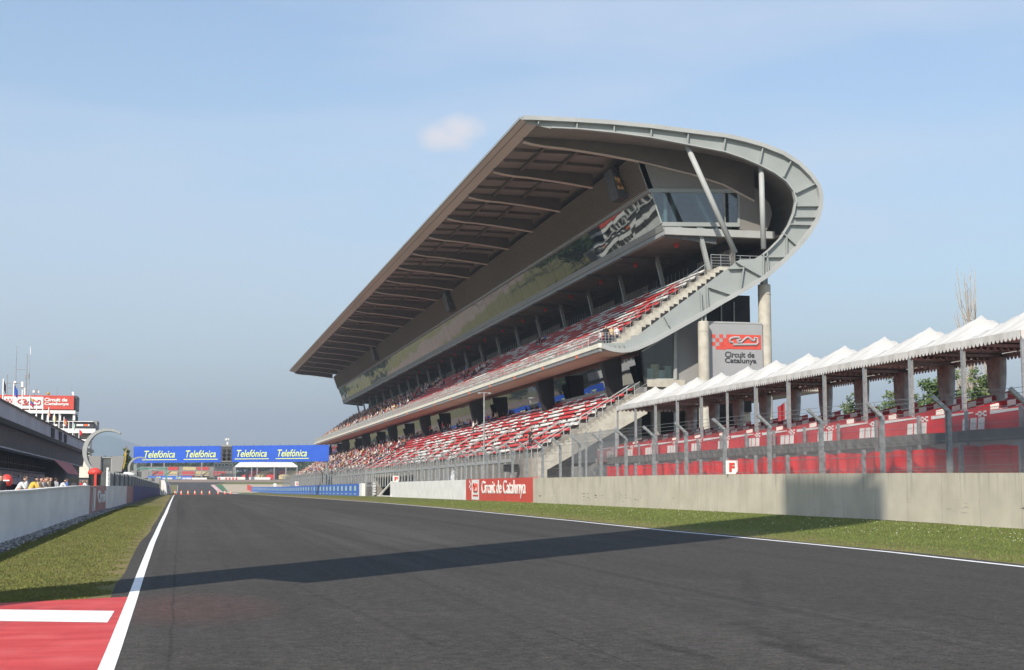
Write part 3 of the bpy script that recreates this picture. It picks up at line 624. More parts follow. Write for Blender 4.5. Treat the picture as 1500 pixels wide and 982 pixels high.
wf=mb.build('window_frame',M['metal_pale'],gs); mb=MB(); mb.add([(w0[0],YE_+.04,w0[1]),(w1[0],YE_+.04,w1[1]),(w2[0],YE_+.04,w2[1]),(w3[0],YE_+.04,w3[1])],[(0,1,2,3)]); mb.build('window_pane',M['window_glass'],wf)
mb=MB(); sl0=at(972.5,342,YE_); sl1=at(1133,342,YE_); mb.box(sl0[0]+.03,sl1[0],YE_-.25,YE_+.3,sl0[1]-.12,sl0[1]+.52); mb.build('slab_edge',M['metal_trim'],gs)
mb=MB(); mb.box(w0[0]+1.2,w0[0]+1.5,YE_+.3,YE_+7,lb[1]+.26,w0[1]+1); mb.box(w0[0]+1.4,w1[0]+2,YE_+7,YE_+7.2,lb[1]+.26,w0[1]+1,1); mb.box(w0[0]+.8,w1[0]+2,YE_+.3,YE_+7.2,w0[1]+.4,w0[1]+.55,1); mb.box(w1[0]-1.3,w1[0]-.9,YE_+1.5,YE_+1.9,lb[1]+.26,w0[1]+.5,2); mb.box(w0[0]+2.2,w0[0]+2.6,YE_+1.2,YE_+1.6,lb[1]+.26,w0[1]+.5,0)
mb.bar((w0[0]+4.4,YE_+1.5,w0[1]+.4),(w0[0]+6.6,YE_+1.5,lb[1]+.3),.35,k=0)
mb.build('lounge_interior',[M['metal_trim'],mat('room_blue',(.34,.42,.44),None,.8,1),M['dark_void']],gs)
for px,s in ((995,.9),(1027,1.0),(1049,.8)):
    x=at(px,325,YE_+1)[0]; t=thing('lounge_chair','white chair behind the lounge window, %s'%{995:'left of the leaning strut',1027:'in the middle of the pane',1049:'close to the dark pillar'}[px],'chair',(x,YE_+1,lb[1]+.26)); b=lb[1]+.26; mb=MB(); mb.box(x-.28,x+.28,YE_+.8,YE_+1.3,b+.42,b+.5); mb.build('seat',M['white_paint'],t); mb=MB(); mb.prismX([(YE_+1.3,b+.5),(YE_+1.36,b+.5),(YE_+1.45,b+1.1*s),(YE_+1.39,b+1.1*s)],x-.28,x+.28); mb.build('backrest',M['white_paint'],t)
    for sx in (-.24,.24):
        for sy in (.84,1.26): mb=MB(); mb.bar((x+sx,YE_+sy,b),(x+sx,YE_+sy,b+.42),.04); mb.build('leg',M['steel'],t)
# --- upper terrace: rows of steps and the recess behind it
RD,RH,NU=.835,.585,12
ux,uz=34.35,13.62
def steps(x0,z0,n,rd,rh,sub=1):
    out=[(x0,z0)]
    for i in range(n*sub):
        x=x0+.9+i*rd/sub; z=z0+i*rh/sub; out+=[(x,z),(x,z+rh/sub)]
    return out
pu=steps(ux,uz,NU,RD,RH); ex,ez=pu[-1]; ex+=1.2
mb=MB(); under=[(ex,ez),(ex,ez-1.6),(ux+1.5,uz-.55),(ux,uz-.45)]
mb.prismY(pu+under,Y0+1.9,Y1,2); ps=steps(ux,uz,NU,RD,RH,2); mb.prismY(ps+under,Y0+.16,Y0+1.9,1); ut=mb.build('upper_terrace',[M['concrete'],M['concrete_pale'],M['concrete_dark']],gs)
mb=MB(); mb.prismY([(ex,ez),(ex+2.6,ez),(ex+2.6,ez-1.5),(ex,ez-1.5)],Y0+.16,Y1); mb.build('gallery_floor',M['concrete'],gs)
mb=MB(); ia,ib=at(934.5,491,Y0),at(1084,380.2,Y0)
for i in range(NU):
    x=ux+.9+i*RD+.1; zi=ia[1]+(ib[1]-ia[1])*(x+.3-ia[0])/(ib[0]-ia[0])
    if x<ia[0]-.2 or x>ib[0]-.6: continue
    mb.prismY([(x,zi-.35),(x+.72,zi-.1),(x+.72,zi+.42),(x+.36,zi+.42),(x+.36,zi+.2),(x,zi+.2)],Y0+.125,Y0+.158)
mb.build('step_shade',M['dark_void'],ut)  # dark pieces stand in for the shade between steps and stringer
# front edge of the upper tier
mb=MB(); mb.box(ux-.32,ux+.1,Y0+.1,Y1,uz-.22,uz+.14); mb.build('balcony_edge',M['cream'],gs)
mb=MB(); mb.prismY([(ux-.26,uz-.22),(ux+.2,uz-.22),(ux+.2,uz-.52),(ux-.2,uz-.52)],Y0+.2,Y1); bf=mb.build('balcony_fascia',M['metal_pale'],gs)
for i in range(21): y=Y0+7.2+BAY*i; MB().box(ux-.30,ux-.2,y,y+.4,uz-.50,uz-.26).build('row_marker',M['orange'],bf)
mb=MB(); zr=uz+.14
n=int((Y1-Y0-4)/.42)
for i in range(n): y=Y0+3.8+i*.42; mb.bar((ux-.15,y,zr),(ux-.15,y,zr+1.0),.035 if i%5 else .07)
for z in (.12,.55,1.0): mb.bar((ux-.15,Y0+3.8,zr+z),(ux-.15,Y1,zr+z),.05)
for x in (ux-.15,ux+2.3):
    pass
mb.build('railing',M['metal_trim'],gs)
mb=MB()
for i in range(8): x=ux+.05+i*.3; mb.bar((x,Y0+.4,uz),(x,Y0+.4,uz+1.1),.04)
for z in (.15,.4,.65,.9,1.1): mb.bar((ux-.1,Y0+.4,uz+z),(ux+2.2,Y0+.4,uz+z),.035); mb.bar((ux-.12,Y0+.4,uz+z),(ux-.12,Y0+3.8,uz+z),.035)
for i in range(9): mb.bar((ux-.12,Y0+.4+i*.42,uz),(ux-.12,Y0+.4+i*.42,uz+1.1),.04)
mb.build('corner_cage',M['steel'],gs)
# handrail up the end flight and along the landing
mb=MB(); 
hr=lambda x:uz+(x-ux-.9)/RD*RH+1.15
for i in range(13): x=ux+2.4+i*.68; mb.bar((x,Y0+2.0,hr(x)-1.1),(x,Y0+2.0,hr(x)),.04)
mb.bar((ux+2.4,Y0+2,hr(ux+2.4)),(ex-1.1,Y0+2,hr(ex-1.1)),.07); mb.bar((ux+2.4,Y0+2,hr(ux+2.4)-.5),(ex-1.1,Y0+2,hr(ex-1.1)-.5),.03)
for z in (.2,.45,.7,.95,1.2): mb.bar((ex-1.1,Y0+1.2,ez+z),(ex+3.4,Y0+1.2,ez+z),.035 if z<1.2 else .06)
for i in range(6): mb.bar((ex-1.1+i*.9,Y0+1.2,ez),(ex-1.1+i*.9,Y0+1.2,ez+1.2),.05)
mb.build('stair_rail',M['steel'],gs)
# recess behind the seats: panelled wall, dark doorways, struts, soffit lights
bx=ex+2.6
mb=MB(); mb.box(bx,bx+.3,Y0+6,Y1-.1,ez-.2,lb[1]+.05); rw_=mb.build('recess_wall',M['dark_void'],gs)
for k in range(21):
    y=Y0+4.5+BAY*k
    if k%3!=1:
        mb=MB()
        for j in range(8): mb.box(bx-.12,bx-.04,y+.3+j*1.2,y+1.42+j*1.2,ez+.05,lb[1]-1.0+.0*j)
        mb.build('wall_panel',M['panel_brown'],rw_)
for k in range(21):
    y=Y0+4.5+BAY*k; mb=MB()
    for j in range(9): mb.box(bx-.16,bx-.10,y+.26+j*1.2,y+.33+j*1.2,ez+.05,lb[1]-1.0)
    mb.build('panel_joint',M['steel'],rw_)
for k in range(22):
    y=Y0+4.9+BAY*k
    if y>Y1: break
    mb=MB(); a=at(1027,344,YE_); b=at(1044,376,YE_); mb.bar((a[0],y,lb[1]),(ex+.2,y,ez-.15),.36); mb.build('strut',M['metal_pale'] if k<2 else M['steel'],gs)
for k in range(21): y=Y0+9+BAY*k; MB().box(44.0,44.3,y,y+.3,lb[1]-.45,lb[1]-.05).build('soffit_lamp',M['red_paint'],gs)
mb=MB()
for k in range(21): y=Y0+8+BAY*k; mb=MB(); mb.bar((ex+.5,y,ez+.1),(ex+.5,y+4.5,ez+.1),.04); [mb.bar((ex+.5,y,ez+z),(ex+.5,y+4.5,ez+z),.04) for z in (.5,1.0)]; [mb.bar((ex+.5,y+i*.9,ez),(ex+.5,y+i*.9,ez+1.0),.04) for i in range(6)]; mb.build('gallery_rail',M['steel'],gs)
# --- lower terrace
NL,LD,LH=11,.80,.50; lx,lz=28.55,4.15
pl=steps(lx-.5,lz,NL,LD,LH); lex,lez=pl[-1]; lex+=1.3
lunder=[(lex,lez),(lex,lez-1.5),(lx+1.2,lz-1.0),(lx+.9,lz-1.0),(lx+.9,.3),(lx-.5,.3)]
lund2=[(lex,lez),(lex,lez-1.75),(lx+1.0,lz-1.0),(lx+1.0,.3),(lx+.2,.3)]
mb=MB(); mb.prismY(pl+lunder,Y0+2.2,YG-6); mb.prismY(pl+[(lex,lez),(lex,lez-1.5),(lx+1.2,lz-1.0),(lx-.5,lz-.8)],YG-6,YG2+2); mb.prismY(pl+lunder,YG2+2,Y1)
mb.prismY(steps(lx+.2,lz,NL,LD*.97,LH,2)+lund2,Y0+.1,Y0+2.2,1); lt=mb.build('lower_terrace',[M['concrete_dark'],M['concrete_pale']],gs)
mb=MB(); mb.prismY([(lx+1.02,.3),(lx+1.02,lz-1.05),(lex-.05,lez-1.8),(lex-.05,.3)],Y0+1.5,Y0+1.75); uw=mb.build('undercroft_wall',M['concrete_dark'],lt)
for i in range(5):
    x=lx+1.5+i*1.7; zt2=lz-1.2+(x-lx-1)*.62; MB().box(x,x+1.1,Y0+1.44,Y0+1.49,.9,max(1.4,zt2-.4)).build('wall_panel',M['grey_wall'],uw)
mb=MB(); mb.box(46.5,46.8,Y0+14,Y1-.2,.3,19.5); mb.build('back_wall',M['concrete_dark'],gs)
mb=MB(); mb.box(lx-.56,lx-.5,Y0+6,Y1,lz-.25,lz+.05)
y=Y0+9
while y<Y1: mb.box(lx-.58,lx-.5,y,y+.5,lz-2.2,lz-.3); y+=2.6
mb.build('front_panels',M['metal_trim'],lt)
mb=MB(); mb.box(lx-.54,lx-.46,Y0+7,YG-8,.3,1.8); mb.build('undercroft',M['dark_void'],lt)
mb=MB(); mb.box(lex-.25,lex,Y0+.1,Y1,lez,lez+.5); mb.build('back_kerb',M['cladding'],lt)
# glass front under the upper tier, leaning out
g0=at(943.5,557,Y0+1.5); g1=at(935,516,Y0+1.5)
mb=MB(); y=Y0+1.5
while y<Y1-1:
    y2=min(y+BAY/3,Y1); d=U(-.008,.008); mb.add([(g1[0]+d,y+.006,g1[1]+.3),(g1[0],y2-.006,g1[1]+.3),(g0[0],y2-.006,lez+.5),(g0[0]+d,y+.006,lez+.5)],[(0,1,2,3)]); y=y2
mb.build('lower_glazing',M['dark_glass'],gs)
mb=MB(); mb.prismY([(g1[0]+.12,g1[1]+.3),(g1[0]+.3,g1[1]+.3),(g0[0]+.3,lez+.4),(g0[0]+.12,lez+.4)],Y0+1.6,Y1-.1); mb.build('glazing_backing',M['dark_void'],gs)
for px in (891,794,693,618.5,571,532.6,503,478):
    y=yofx(px,36.4); mb=MB(); x0=37.2
    mb.prismY([(x0-.9,lez+.0),(x0+.3,lez),(x0+.1,13.0),(x0-1.6,12.6)],y-.45,y+.45); mb.box(x0-.75,x0+.4,y+.46,y+1.6,lez,12.2,1); mb.build('raker_column',[M['dark_void'],M['panel_brown']],gs)
# railings on the lower tier: steps rails every few metres
y=Y0+8.5
while y<Y1-4:
    mb=MB()
    z=lambda x:lz+(x-lx-.4)/LD*LH+.95
    for d in (0,1.1):
        mb.bar((lx-.3,y+d,z(lx-.3)),(lx+4.6,y+d,z(lx+4.6)),.07)
        for i in range(4): x=lx+i*1.5; mb.bar((x,y+d,z(x)-.95),(x,y+d,z(x)),.05)
    mb.build('step_rail',M['metal_trim'],gs); y+=10.4
mb=MB(); z=lambda x:lz+(x-lx-.4)/LD*LH+1.0
mb.bar((lx,Y0+2.3,z(lx)),(lex-.6,Y0+2.3,z(lex-.6)),.08); mb.bar((lx,Y0+.15,z(lx)+.0),(lex-.6,Y0+.15,z(lex-.6)),.05)
for i in range(7): x=lx+.2+i*1.4; mb.bar((x,Y0+2.3,z(x)-1.0),(x,Y0+2.3,z(x)),.06); mb.bar((x,Y0+.15,z(x)-1.0),(x,Y0+.15,z(x)),.05); mb.bar((x,Y0+.15,z(x)-.5),(x+1.2,Y0+.15,z(x+1.2)-.5),.03)
mb.build('end_step_rail',M['metal_trim'],gs)
mb=MB(); y=Y0+4
while y<Y1: mb.bar((lx-.42,y,lz),(lx-.42,y,lz+.95),.05); y+=1.9
mb.bar((lx-.42,Y0+4,lz+.95),(lx-.42,Y1,lz+.95),.06); mb.bar((lx-.42,Y0+4,lz+.5),(lx-.42,Y1,lz+.5),.04); mb.build('front_rail',M['metal_trim'],gs)
# --- seats
def seat_mb(mb,x,y,z,k,w=.44):
    mb.add([(x,y,z+.34),(x,y+w,z+.34),(x+.40,y+w,z+.36),(x+.40,y,z+.36),(x,y,z+.42),(x,y+w,z+.42),(x+.38,y+w,z+.42),(x+.38,y,z+.42)],[(3,2,1,0),(4,5,6,7),(0,1,5,4),(1,2,6,5),(3,0,4,7)],k)
    mb.add([(x+.36,y,z+.36),(x+.36,y+w,z+.36),(x+.44,y+w,z+.64),(x+.44,y,z+.64),(x+.42,y,z+.36),(x+.42,y+w,z+.36),(x+.49,y+w,z+.64),(x+.49,y,z+.64)],[(0,1,2,3),(7,6,5,4),(3,2,6,7),(0,3,7,4),(1,5,6,2)],k)
def hsh(a,b): 
    v=math.sin(a*127.1+b*311.7)*43758.5; return v-math.floor(v)
seats=[]
for tier in (0,1):
    n,x0,z0,rd,rh=(NU,ux+.9,uz,RD,RH) if tier else (NL,lx+.4,lz,LD,LH)
    for i in range(n-1 if tier else n):
        y=Y0+2.4; j=0
        aisle=10.4
        while y<Y1-1:
            ph=(y-Y0-(8.5 if not tier else 11))%aisle
            if ph<1.05 and (tier==0 and i<7 or tier==1 and i<3): y+=.2; continue
            if tier==0 and i==0 and hsh(j,3)<.1: y+=1.0; j+=1; continue
            blk=int((y-Y0)/1.95+ i*.37); k=1 if hsh(blk,i+7*tier)<(.42 if (y-Y0)<95 else .13) else 0
            seats.append((x0+i*rd+.28,y,z0+i*rh+rh,k)); y+=.5; j+=1
seats.sort(key=lambda s:s[1])
prot=[]
for k in (0,1):
    mb=MB(); seat_mb(mb,0,0,0,0); prot.append(mb.mesh('seat',M['seat_red'] if k==0 else M['seat_white']))
b=BASE[gs.name]
for s in seats[:100]:
    o=bpy.data.objects.new('seat',prot[s[3]]); col.objects.link(o); o.parent=gs; o.location=(s[0]-b[0],s[1]-b[1],s[2]-b[2])
mb=MB()
for s in seats[100:]: seat_mb(mb,s[0],s[1],s[2],s[3])
o=mb.build('seats',[M['seat_red'],M['seat_white']],gs); o['kind']='stuff'
# --- end block under the fascia: window, cladding, core, columns
YB=Y0+2.2
w=[at(937,517,YB),at(990,484,YB),at(990,556,YB),at(943.5,556,YB)]
fr=MB(); 
for p,q in zip(w,w[1:]+w[:1]): fr.bar((p[0],YB-.05,p[1]),(q[0],YB-.05,q[1]),.14)
c=at(988,480,YB); d=at(988,556,YB); fr.bar((c[0],YB-.06,c[1]),(d[0],YB-.06,d[1]),.2)
lf=fr.build('window_frame',M['metal_trim'],gs); mb=MB(); mb.add([(x,YB,z) for x,z in w],[(0,1,2,3)]); mb.build('window_pane',M['lower_window_glass'],lf)
mb=MB(); c=at(941,556.5,YB); d=at(992,566,YB); mb.box(c[0],d[0]+.6,YB-.3,YB+6,d[1]-.1,c[1]+.02); mb.build('window_ledge',M['concrete_pale'],gs)
mb=MB(); mb.box(w[0][0]+1.2,w[2][0]+.2,YB+5.6,YB+5.8,w[2][1],w[1][1]+.2); mb.box(w[0][0]+.6,w[2][0]+.2,YB+.3,YB+5.8,w[2][1]-.1,w[2][1]-.02); mb.build('room_wall',mat('room_grey',(.10,.115,.115),None,.8,.7),gs)
for i,(px,py,ww,hh) in enumerate([(950,545,.5,1.1),(958,536,.7,1.6),(965,546,1.1,1.0),(982,541,.9,1.5)]):
    x=at(px,py,YB+1)[0]; t=tag(MB().box(x-ww/2,x+ww/2,YB+.6+i*.2,YB+1.0+i*.2,w[2][1]+.01,w[2][1]+hh*.8).box(x-ww/2-.03,x+ww/2+.03,YB+.56+i*.2,YB+1.04+i*.2,w[2][1]+hh*.8,w[2][1]+hh*.8+.06).build('carton',mat('carton_%s'%'abcd'[i],[(.66,.74,.70),(.60,.55,.38),(.70,.78,.75),(.62,.72,.62)][i],None,.7,4),None,base=(x,YB+.8,w[2][1])),'%s in the corner window below the upper tier'%['slim white box at the left','tall tan box second from the left','wide low white box in the middle','tall pale green box at the right'][i],'box')
q=lambda px,py:at(px,py,YB)
mb=MB(); clp=[q(990,486),q(1030,463),q(1060,446),q(1132,402),q(1132,470),q(1037,474),q(1037,560),q(990,560)]
mb.prismY([q(990.5,484),q(1037,459),q(1037,562),q(990.5,562)],YB+.3,YB+16); mb.build('end_block',M['cladding'],gs)
mb=MB(); a=q(1037,474); b_=q(1116,474); mb.box(a[0]+.02,b_[0]+.2,YB+3.2,YB+3.6,q(1050,600)[1],a[1]+3.0); mb.build('core_glazing',M['dark_void'],gs)
mb=MB(); 
for px in (1075,1094): x=q(px,450)[0]; mb.bar((x,YB+3.1,a[1]),(x,YB+3.1,a[1]+2.4),.12)
mb.build('mullions',M['steel'],gs)
def column(px0,px1,pyt,Y,name='column'):
    x0=at(px0,pyt,Y);x1=at(px1,pyt,Y); r=(x1[0]-x0[0])/2; xc=(x0[0]+x1[0])/2; zt_=x0[1]
    mb=MB(); mb.lathe((xc,Y,.3),[(r*1.02,0),(r,zt_-.3-.75),(r*1.0,zt_-.3-.7),(r,zt_-.35),(r*.9,zt_-.3)],24); c=mb.build(name,M['concrete_pale'],gs,smooth=False)
    mb=MB(); mb.lathe((xc,Y,zt_-.9),[(r*1.04,0),(r*1.04,.06)],24); mb.build('collar',M['concrete'],c)
    return xc,r,zt_
xc,r,zt_=column(1110.5,1128,417,Y0+1.05)
mb=MB(); mb.bar((xc,Y0+1.05,zt_-.1),(xc,Y0+1.05,zt_+1.1),.5,.5); mb.bar((xc-.3,Y0+1.05,zt_),(xc-.3,Y0+1.05,zt_+1.0),.1); mb.build('bearing',M['metal_pale'],gs)
xc,r,zt_=column(1022.5,1038,471,Y0-.15); mb=MB(); mb.bar((xc-.15,Y0-.15,zt_-.1),(xc-.15,Y0-.15,zt_+1.3),.14); mb.bar((xc+.2,Y0-.15,zt_-.1),(xc+.2,Y0-.15,zt_+1.3),.14); mb.build('bearing',M['metal_pale'],gs)
# dark undercroft behind, slab, slender columns
mb=MB(); a=q(1030,562); mb.box(w[0][0]-.2,56,YB+.4,YB+30,a[1]-.5,a[1]+.0); mb.build('first_floor_slab',M['concrete'],gs)
mb=MB(); mb.box(40,52.5,YB+12,YB+12.3,.3,a[1]-.4); mb.build('core_wall',M['dark_void'],gs)
for px in (960,1034,1092): 
    x=at(px,600,YB+4)[0]; mb=MB(); mb.lathe((x,YB+4,.3),[(.45,0),(.45,a[1]-.7)],20); mb.build('column',M['concrete_pale'],gs)
# block behind the far end and back wall (seen from the side)
# --- hanging screens on the louvres
def screen(px,lab,emb):
    y=yofx(px,38.0); t=thing('video_screen',lab,'screen',(38,y,29)); x=lvb[0]-.2
    mb=MB(); mb.add([(x-1.7,y,lvt[1]-.2),(x-1.55,y,lvt[1]-.2),(x+.1,y,lvb[1]+.2),(x-1.0,y,lvb[1]+.2)]+[(x-1.7,y+2.4,lvt[1]-.2),(x-1.55,y+2.4,lvt[1]-.2),(x+.1,y+2.4,lvb[1]+.2),(x-1.0,y+2.4,lvb[1]+.2)],[(0,1,2,3),(7,6,5,4),(0,4,5,1),(1,5,6,2),(2,6,7,3),(3,7,4,0)]); mb.build('cabinet',M['screen_panel'],t)
    mb=MB(); 
    for d in (-1.2,0,1.2): mb.lathe((x-1.2,y+1.2+d,lvt[1]-.6),[(.18,0),(.28,.2),(.28,.5),(.15,.7)],10); mb.bar((x-1.2,y+1.2+d,lvt[1]),(x-.2,y+1.2+d,lvt[1]+.3),.1)
    mb.build('lamp_bracket',M['black_box'],t)
    if emb: mb=MB(); mb.add([(x-1.40,y-.02,lvt[1]-1.0),(x-.95,y-.02,lvt[1]-1.0),(x-.45,y-.02,lvb[1]+1.0),(x-1.05,y-.02,lvb[1]+1.0)],[(0,1,2,3)]); mb.build('picture',M['gold'],t)
screen(893,'dark hanging screen with a golden picture on the brown louvres',True)
screen(647,'dark hanging screen on the louvres, middle one of three',False)
screen(540,'dark hanging screen on the louvres, farthest of three',False)
# --- painted circuit sign hung between the two round columns
Ys=Y0+.45; s0=at(1036.5,473,Ys); s1=at(1116.5,473,Ys); s2=at(1116.5,560,Ys)
cs=thing('circuit_sign','grey ribbed sign with red circuit emblem and dark lettering between two round columns','sign',((s0[0]+s1[0])/2,Ys,s2[1]))
mb=MB(); n=56; prof=[]
for i in range(n):
    z0=s2[1]+(s0[1]-s2[1])*i/n; dz=(s0[1]-s2[1])/n; prof+=[(Ys-.012,z0),(Ys-.012,z0+dz*.8),(Ys+.01,z0+dz*.84),(Ys+.01,z0+dz*.98)]
prof+=[(Ys+.25,s0[1]),(Ys+.25,s2[1])]; mb.prismX(prof,s0[0],s1[0]); mb.build('panel',mat('sign_grey',(.36,.36,.365),(.33,.33,.335),.6,.4),cs)
mb=MB(); mb.bar((s0[0],Ys+.1,s0[1]+.06),(s1[0],Ys+.1,s0[1]+.06),.3,.14); mb.build('capping',M['metal_trim'],cs)
A=lambda px,py:at(px,py,Ys-.03)
def rectp(mb,px0,py0,px1,py1,d=0,k=0):
    a=A(px0,py0);b=A(px1,py1); mb.box(a[0],b[0],Ys-.03-d,Ys-.015,b[1],a[1],k)
mb=MB(); rectp(mb,1064,490,1115,512.5); rectp(mb,1048.5,507,1064.2,512.5)
for i,j in ((0,0),(2,0),(1,1),(0,2),(3,0),(2,2)): 
    if (i,j)!=(3,0): rectp(mb,1042.5+i*5.6,489.8+j*5.75,1048.1+i*5.6,495.5+j*5.75)
rectp(mb,1058.6,495.5,1064.2,507); lg=mb.build('emblem',M['red_sign'],cs)
mb=MB(); mb.tube([(A(1067+u*44,509-v*17)[0],Ys-.05,A(1067+u*44,509-v*17)[1]) for u,v in LOGO],.10,6); mb.build('circuit_outline',M['sign_grey'],lg)
a=A(1062,523.5); b=A(1105,516); text('lettering','Circuit de',(a[0],Ys-.03,a[1]),(1,0,0),(0,0,1),b[0]-a[0],b[1]-a[1],M['black_text'],cs,bold=.02)
a=A(1062,534); b=A(1108,525); text('lettering','Catalunya',(a[0],Ys-.03,a[1]),(1,0,0),(0,0,1),b[0]-a[0],b[1]-a[1],M['black_text'],cs,bold=.02)
# ================================================================== SIDE TERRACE WITH PAGODA TENTS
XT=33.5; TY=[53.8+4.79*i for i in range(-2,14)]; TZ=3.95; EAVE=7.92
st=thing('side_terrace','low terrace of red covered seating with white blocks under the row of white tents','terrace',(32,60,.4))
mb=MB(); sx0=32.2; pr=[(sx0,.3),(sx0,TZ)]
for i in range(7): pr+=[(sx0+i*.95,TZ+.02+i*.26),(sx0+(i+1)*.95,TZ+.02+i*.26)]
pr+=[(39,TZ+1.6),(39,.3)]
mb.prismY(pr,TY[0]-6,TY[-2]+1.5); mb.build('steps',M['concrete'],st)
mb=MB(); mb.box(sx0-.25,sx0-.02,TY[0]-6,TY[-2]+1.5,TZ-1.0,TZ-.75); mb.build('front_beam',M['concrete_dark'],st)
for k in range(len(TY)-2):
    a,b=TY[k],TY[k+1]; W=b-a
    mb=MB(); mb.box(sx0-.30,sx0-.26,a+.04,b-.04,TZ-.30,TZ+.78,0)
    x=sx0-.32
    for j in range(3): 
        y0=a+.35+j*.62; mb.prismX([(y0,TZ+.02),(y0+.48,TZ+.02),(y0+.40,TZ+.50),(y0-.06,TZ+.50)],x,x+.02,1)
    for i in range(3):
        for j in range(4):
            if (i+j)%2==0: mb.box(x,x+.02,a+.15+j*.2,a+.35+j*.2,TZ+.54+i*.075,TZ+.615+i*.075,1)
    mb.prismX([(a+1.2,TZ+.70),(b-.15,TZ+.60),(b-.15,TZ+.75),(a+1.2,TZ+.75)],x,x+.02,1)
    mb.build('seat_banner',[M['tarp_red'],M['seat_white']],st)
    mb=MB()
    for i in range(6):
        xx=sx0+i*.95; zz=TZ+.02+i*.26
        mb.add([(xx+.25,a+.2,zz+.20),(xx+.25,b-.2,zz+.20),(xx+.75,b-.2,zz+.30),(xx+.75,a+.2,zz+.30),(xx+.25,a+.2,zz+.02),(xx+.25,b-.2,zz+.02),(xx+.8,b-.2,zz+.02),(xx+.8,a+.2,zz+.02)],[(0,1,2,3),(4,5,1,0),(3,2,6,7),(0,3,7,4),(1,5,6,2)])
    mb.build('seat_cover',M['tarp_red'],st)
    # sloping partition across the terrace with grey chequers
    mb=MB(); p0,p1=(sx0,TZ+.72),(39.0,TZ+2.35)
    mb.prismY([(p0[0],p0[1]-.7),(p1[0],p1[1]-.9),p1,p0],b-.06,b+.06,0)
    for i in range(9):
        for j in range(2):
            if (i+j)%2: continue
            xa=sx0+2.6+i*.42; f=lambda xx:p0[1]+(p1[1]-p0[1])*(xx-sx0)/(39-sx0)-.06-.26*j
            mb.prismY([(xa,f(xa)-.26),(xa+.42,f(xa+.42)-.26),(xa+.42,f(xa+.42)),(xa,f(xa))],b-.075,b-.06,1)
    mb.build('partition',[M['tarp_dark'],M['seat_white']],st)
# tents
def make_tent():
    t=thing('pagoda_tent','white pagoda tent','tent',(0,0,0)); W=4.79; D_=4.9; h=EAVE-TZ; pk=1.5
    mb=MB(); n=10; grid=[]
    N_=12
    def zr(u,v):
        d=max(abs(u),abs(v)); return h+.10+pk*(1-d)**1.10
    for i in range(N_+1):
        for j in range(N_+1):
            u=-1+2*i/N_; v=-1+2*j/N_; grid.append((D_/2+u*D_/2,W/2+v*W/2,zr(u,v)))
    mb.add(grid,[(i*(N_+1)+j,(i+1)*(N_+1)+j,(i+1)*(N_+1)+j+1,i*(N_+1)+j+1) for i in range(N_) for j in range(N_)])
    roof=mb.build('canopy',M['tent_white'],t,smooth=True)
    mb=MB()
    def scallop(p,q,m=15):
        p=Vector(p);q=Vector(q);
        for i in range(m):
            a=p.lerp(q,i/m);c=p.lerp(q,(i+1)/m);mid=(a+c)/2; l=p.lerp(q,(i+.22)/m); r=p.lerp(q,(i+.78)/m); z=Vector((0,0,1))
            mb.add([a+z*.12,c+z*.12,c-z*.12,r-z*.24,mid-z*.28,l-z*.24,a-z*.12],[(0,6,5,4,3,2,1)])
    scallop((-.02,0,h),(-.02,W,h)); scallop((D_+.02,0,h),(D_+.02,W,h)); scallop((0,-.0,h),(D_,-.0,h)); scallop((0,W,h),(D_,W,h))
    mb.build('valance',M['tent_white'],roof)
    for x,y in ((.08,.06),(D_-.08,.06),(.08,W-.06),(D_-.08,W-.06)):
        mb=MB(); mb.box(x-.07,x+.07,y-.055,y+.055,-.3,h+.02); mb.build('pole',M['galvanised'],t)
    mb=MB()
    for p,q in (((.1,.1),(.1,W-.1)),((D_-.1,.1),(D_-.1,W-.1)),((.1,.1),(D_-.1,.1)),((.1,W-.1),(D_-.1,W-.1))): mb.bar((*p,h-.05),(*q,h-.05),.09,.14)
    mb.build('eave_beam',M['galvanised'],t)
    mb=MB(); n=14; vs=[];fs=[]
    for i in range(9):
        tt=i/8; z=h-.1-(h-1.5)*tt; w_=.62*(1-.75*tt**3)+.06
        for j in range(n):
            a=2*math.pi*j/n; r=w_*(1+.12*math.sin(a*5)); vs.append((D_-.28+.45*r*math.cos(a),.1+r*math.sin(a),z))
    for i in range(8):
        for j in range(n): fs.append((i*n+j,i*n+(j+1)%n,(i+1)*n+(j+1)%n,(i+1)*n+j))
    mb.add(vs,fs); mb.build('curtain',M['curtain'],t,smooth=True); return t
proto=make_tent(); nT=len(TY)-2
ordn=['beside the main grandstand stair, smallest and farthest','second from the main grandstand stair','third from the main grandstand stair','fourth from the main grandstand stair','fifth from the main grandstand stair','sixth from the main grandstand stair, in front of the tall round column','seventh from the main grandstand stair','eighth from the main grandstand stair, above a leafy green tree','ninth from the main grandstand stair','tenth from the main grandstand stair, peaking left of the bare poplar','eleventh from the grandstand stair, its peak beside the bare poplar','nearest, cut by the right edge of the photo','just beyond the right edge of the photo','beyond the right edge, last of the row']
for k in range(2,nT):
    lab='white pagoda tent, '+ordn[nT-1-k]
    if k==2: proto.location=(XT,TY[k],TZ); proto['label']=lab; proto['group']='white pagoda tents'
    else: dup(proto,(XT+U(-.03,.03),TY[k],TZ+U(-.02,.02)),0,lab,'white pagoda tents')
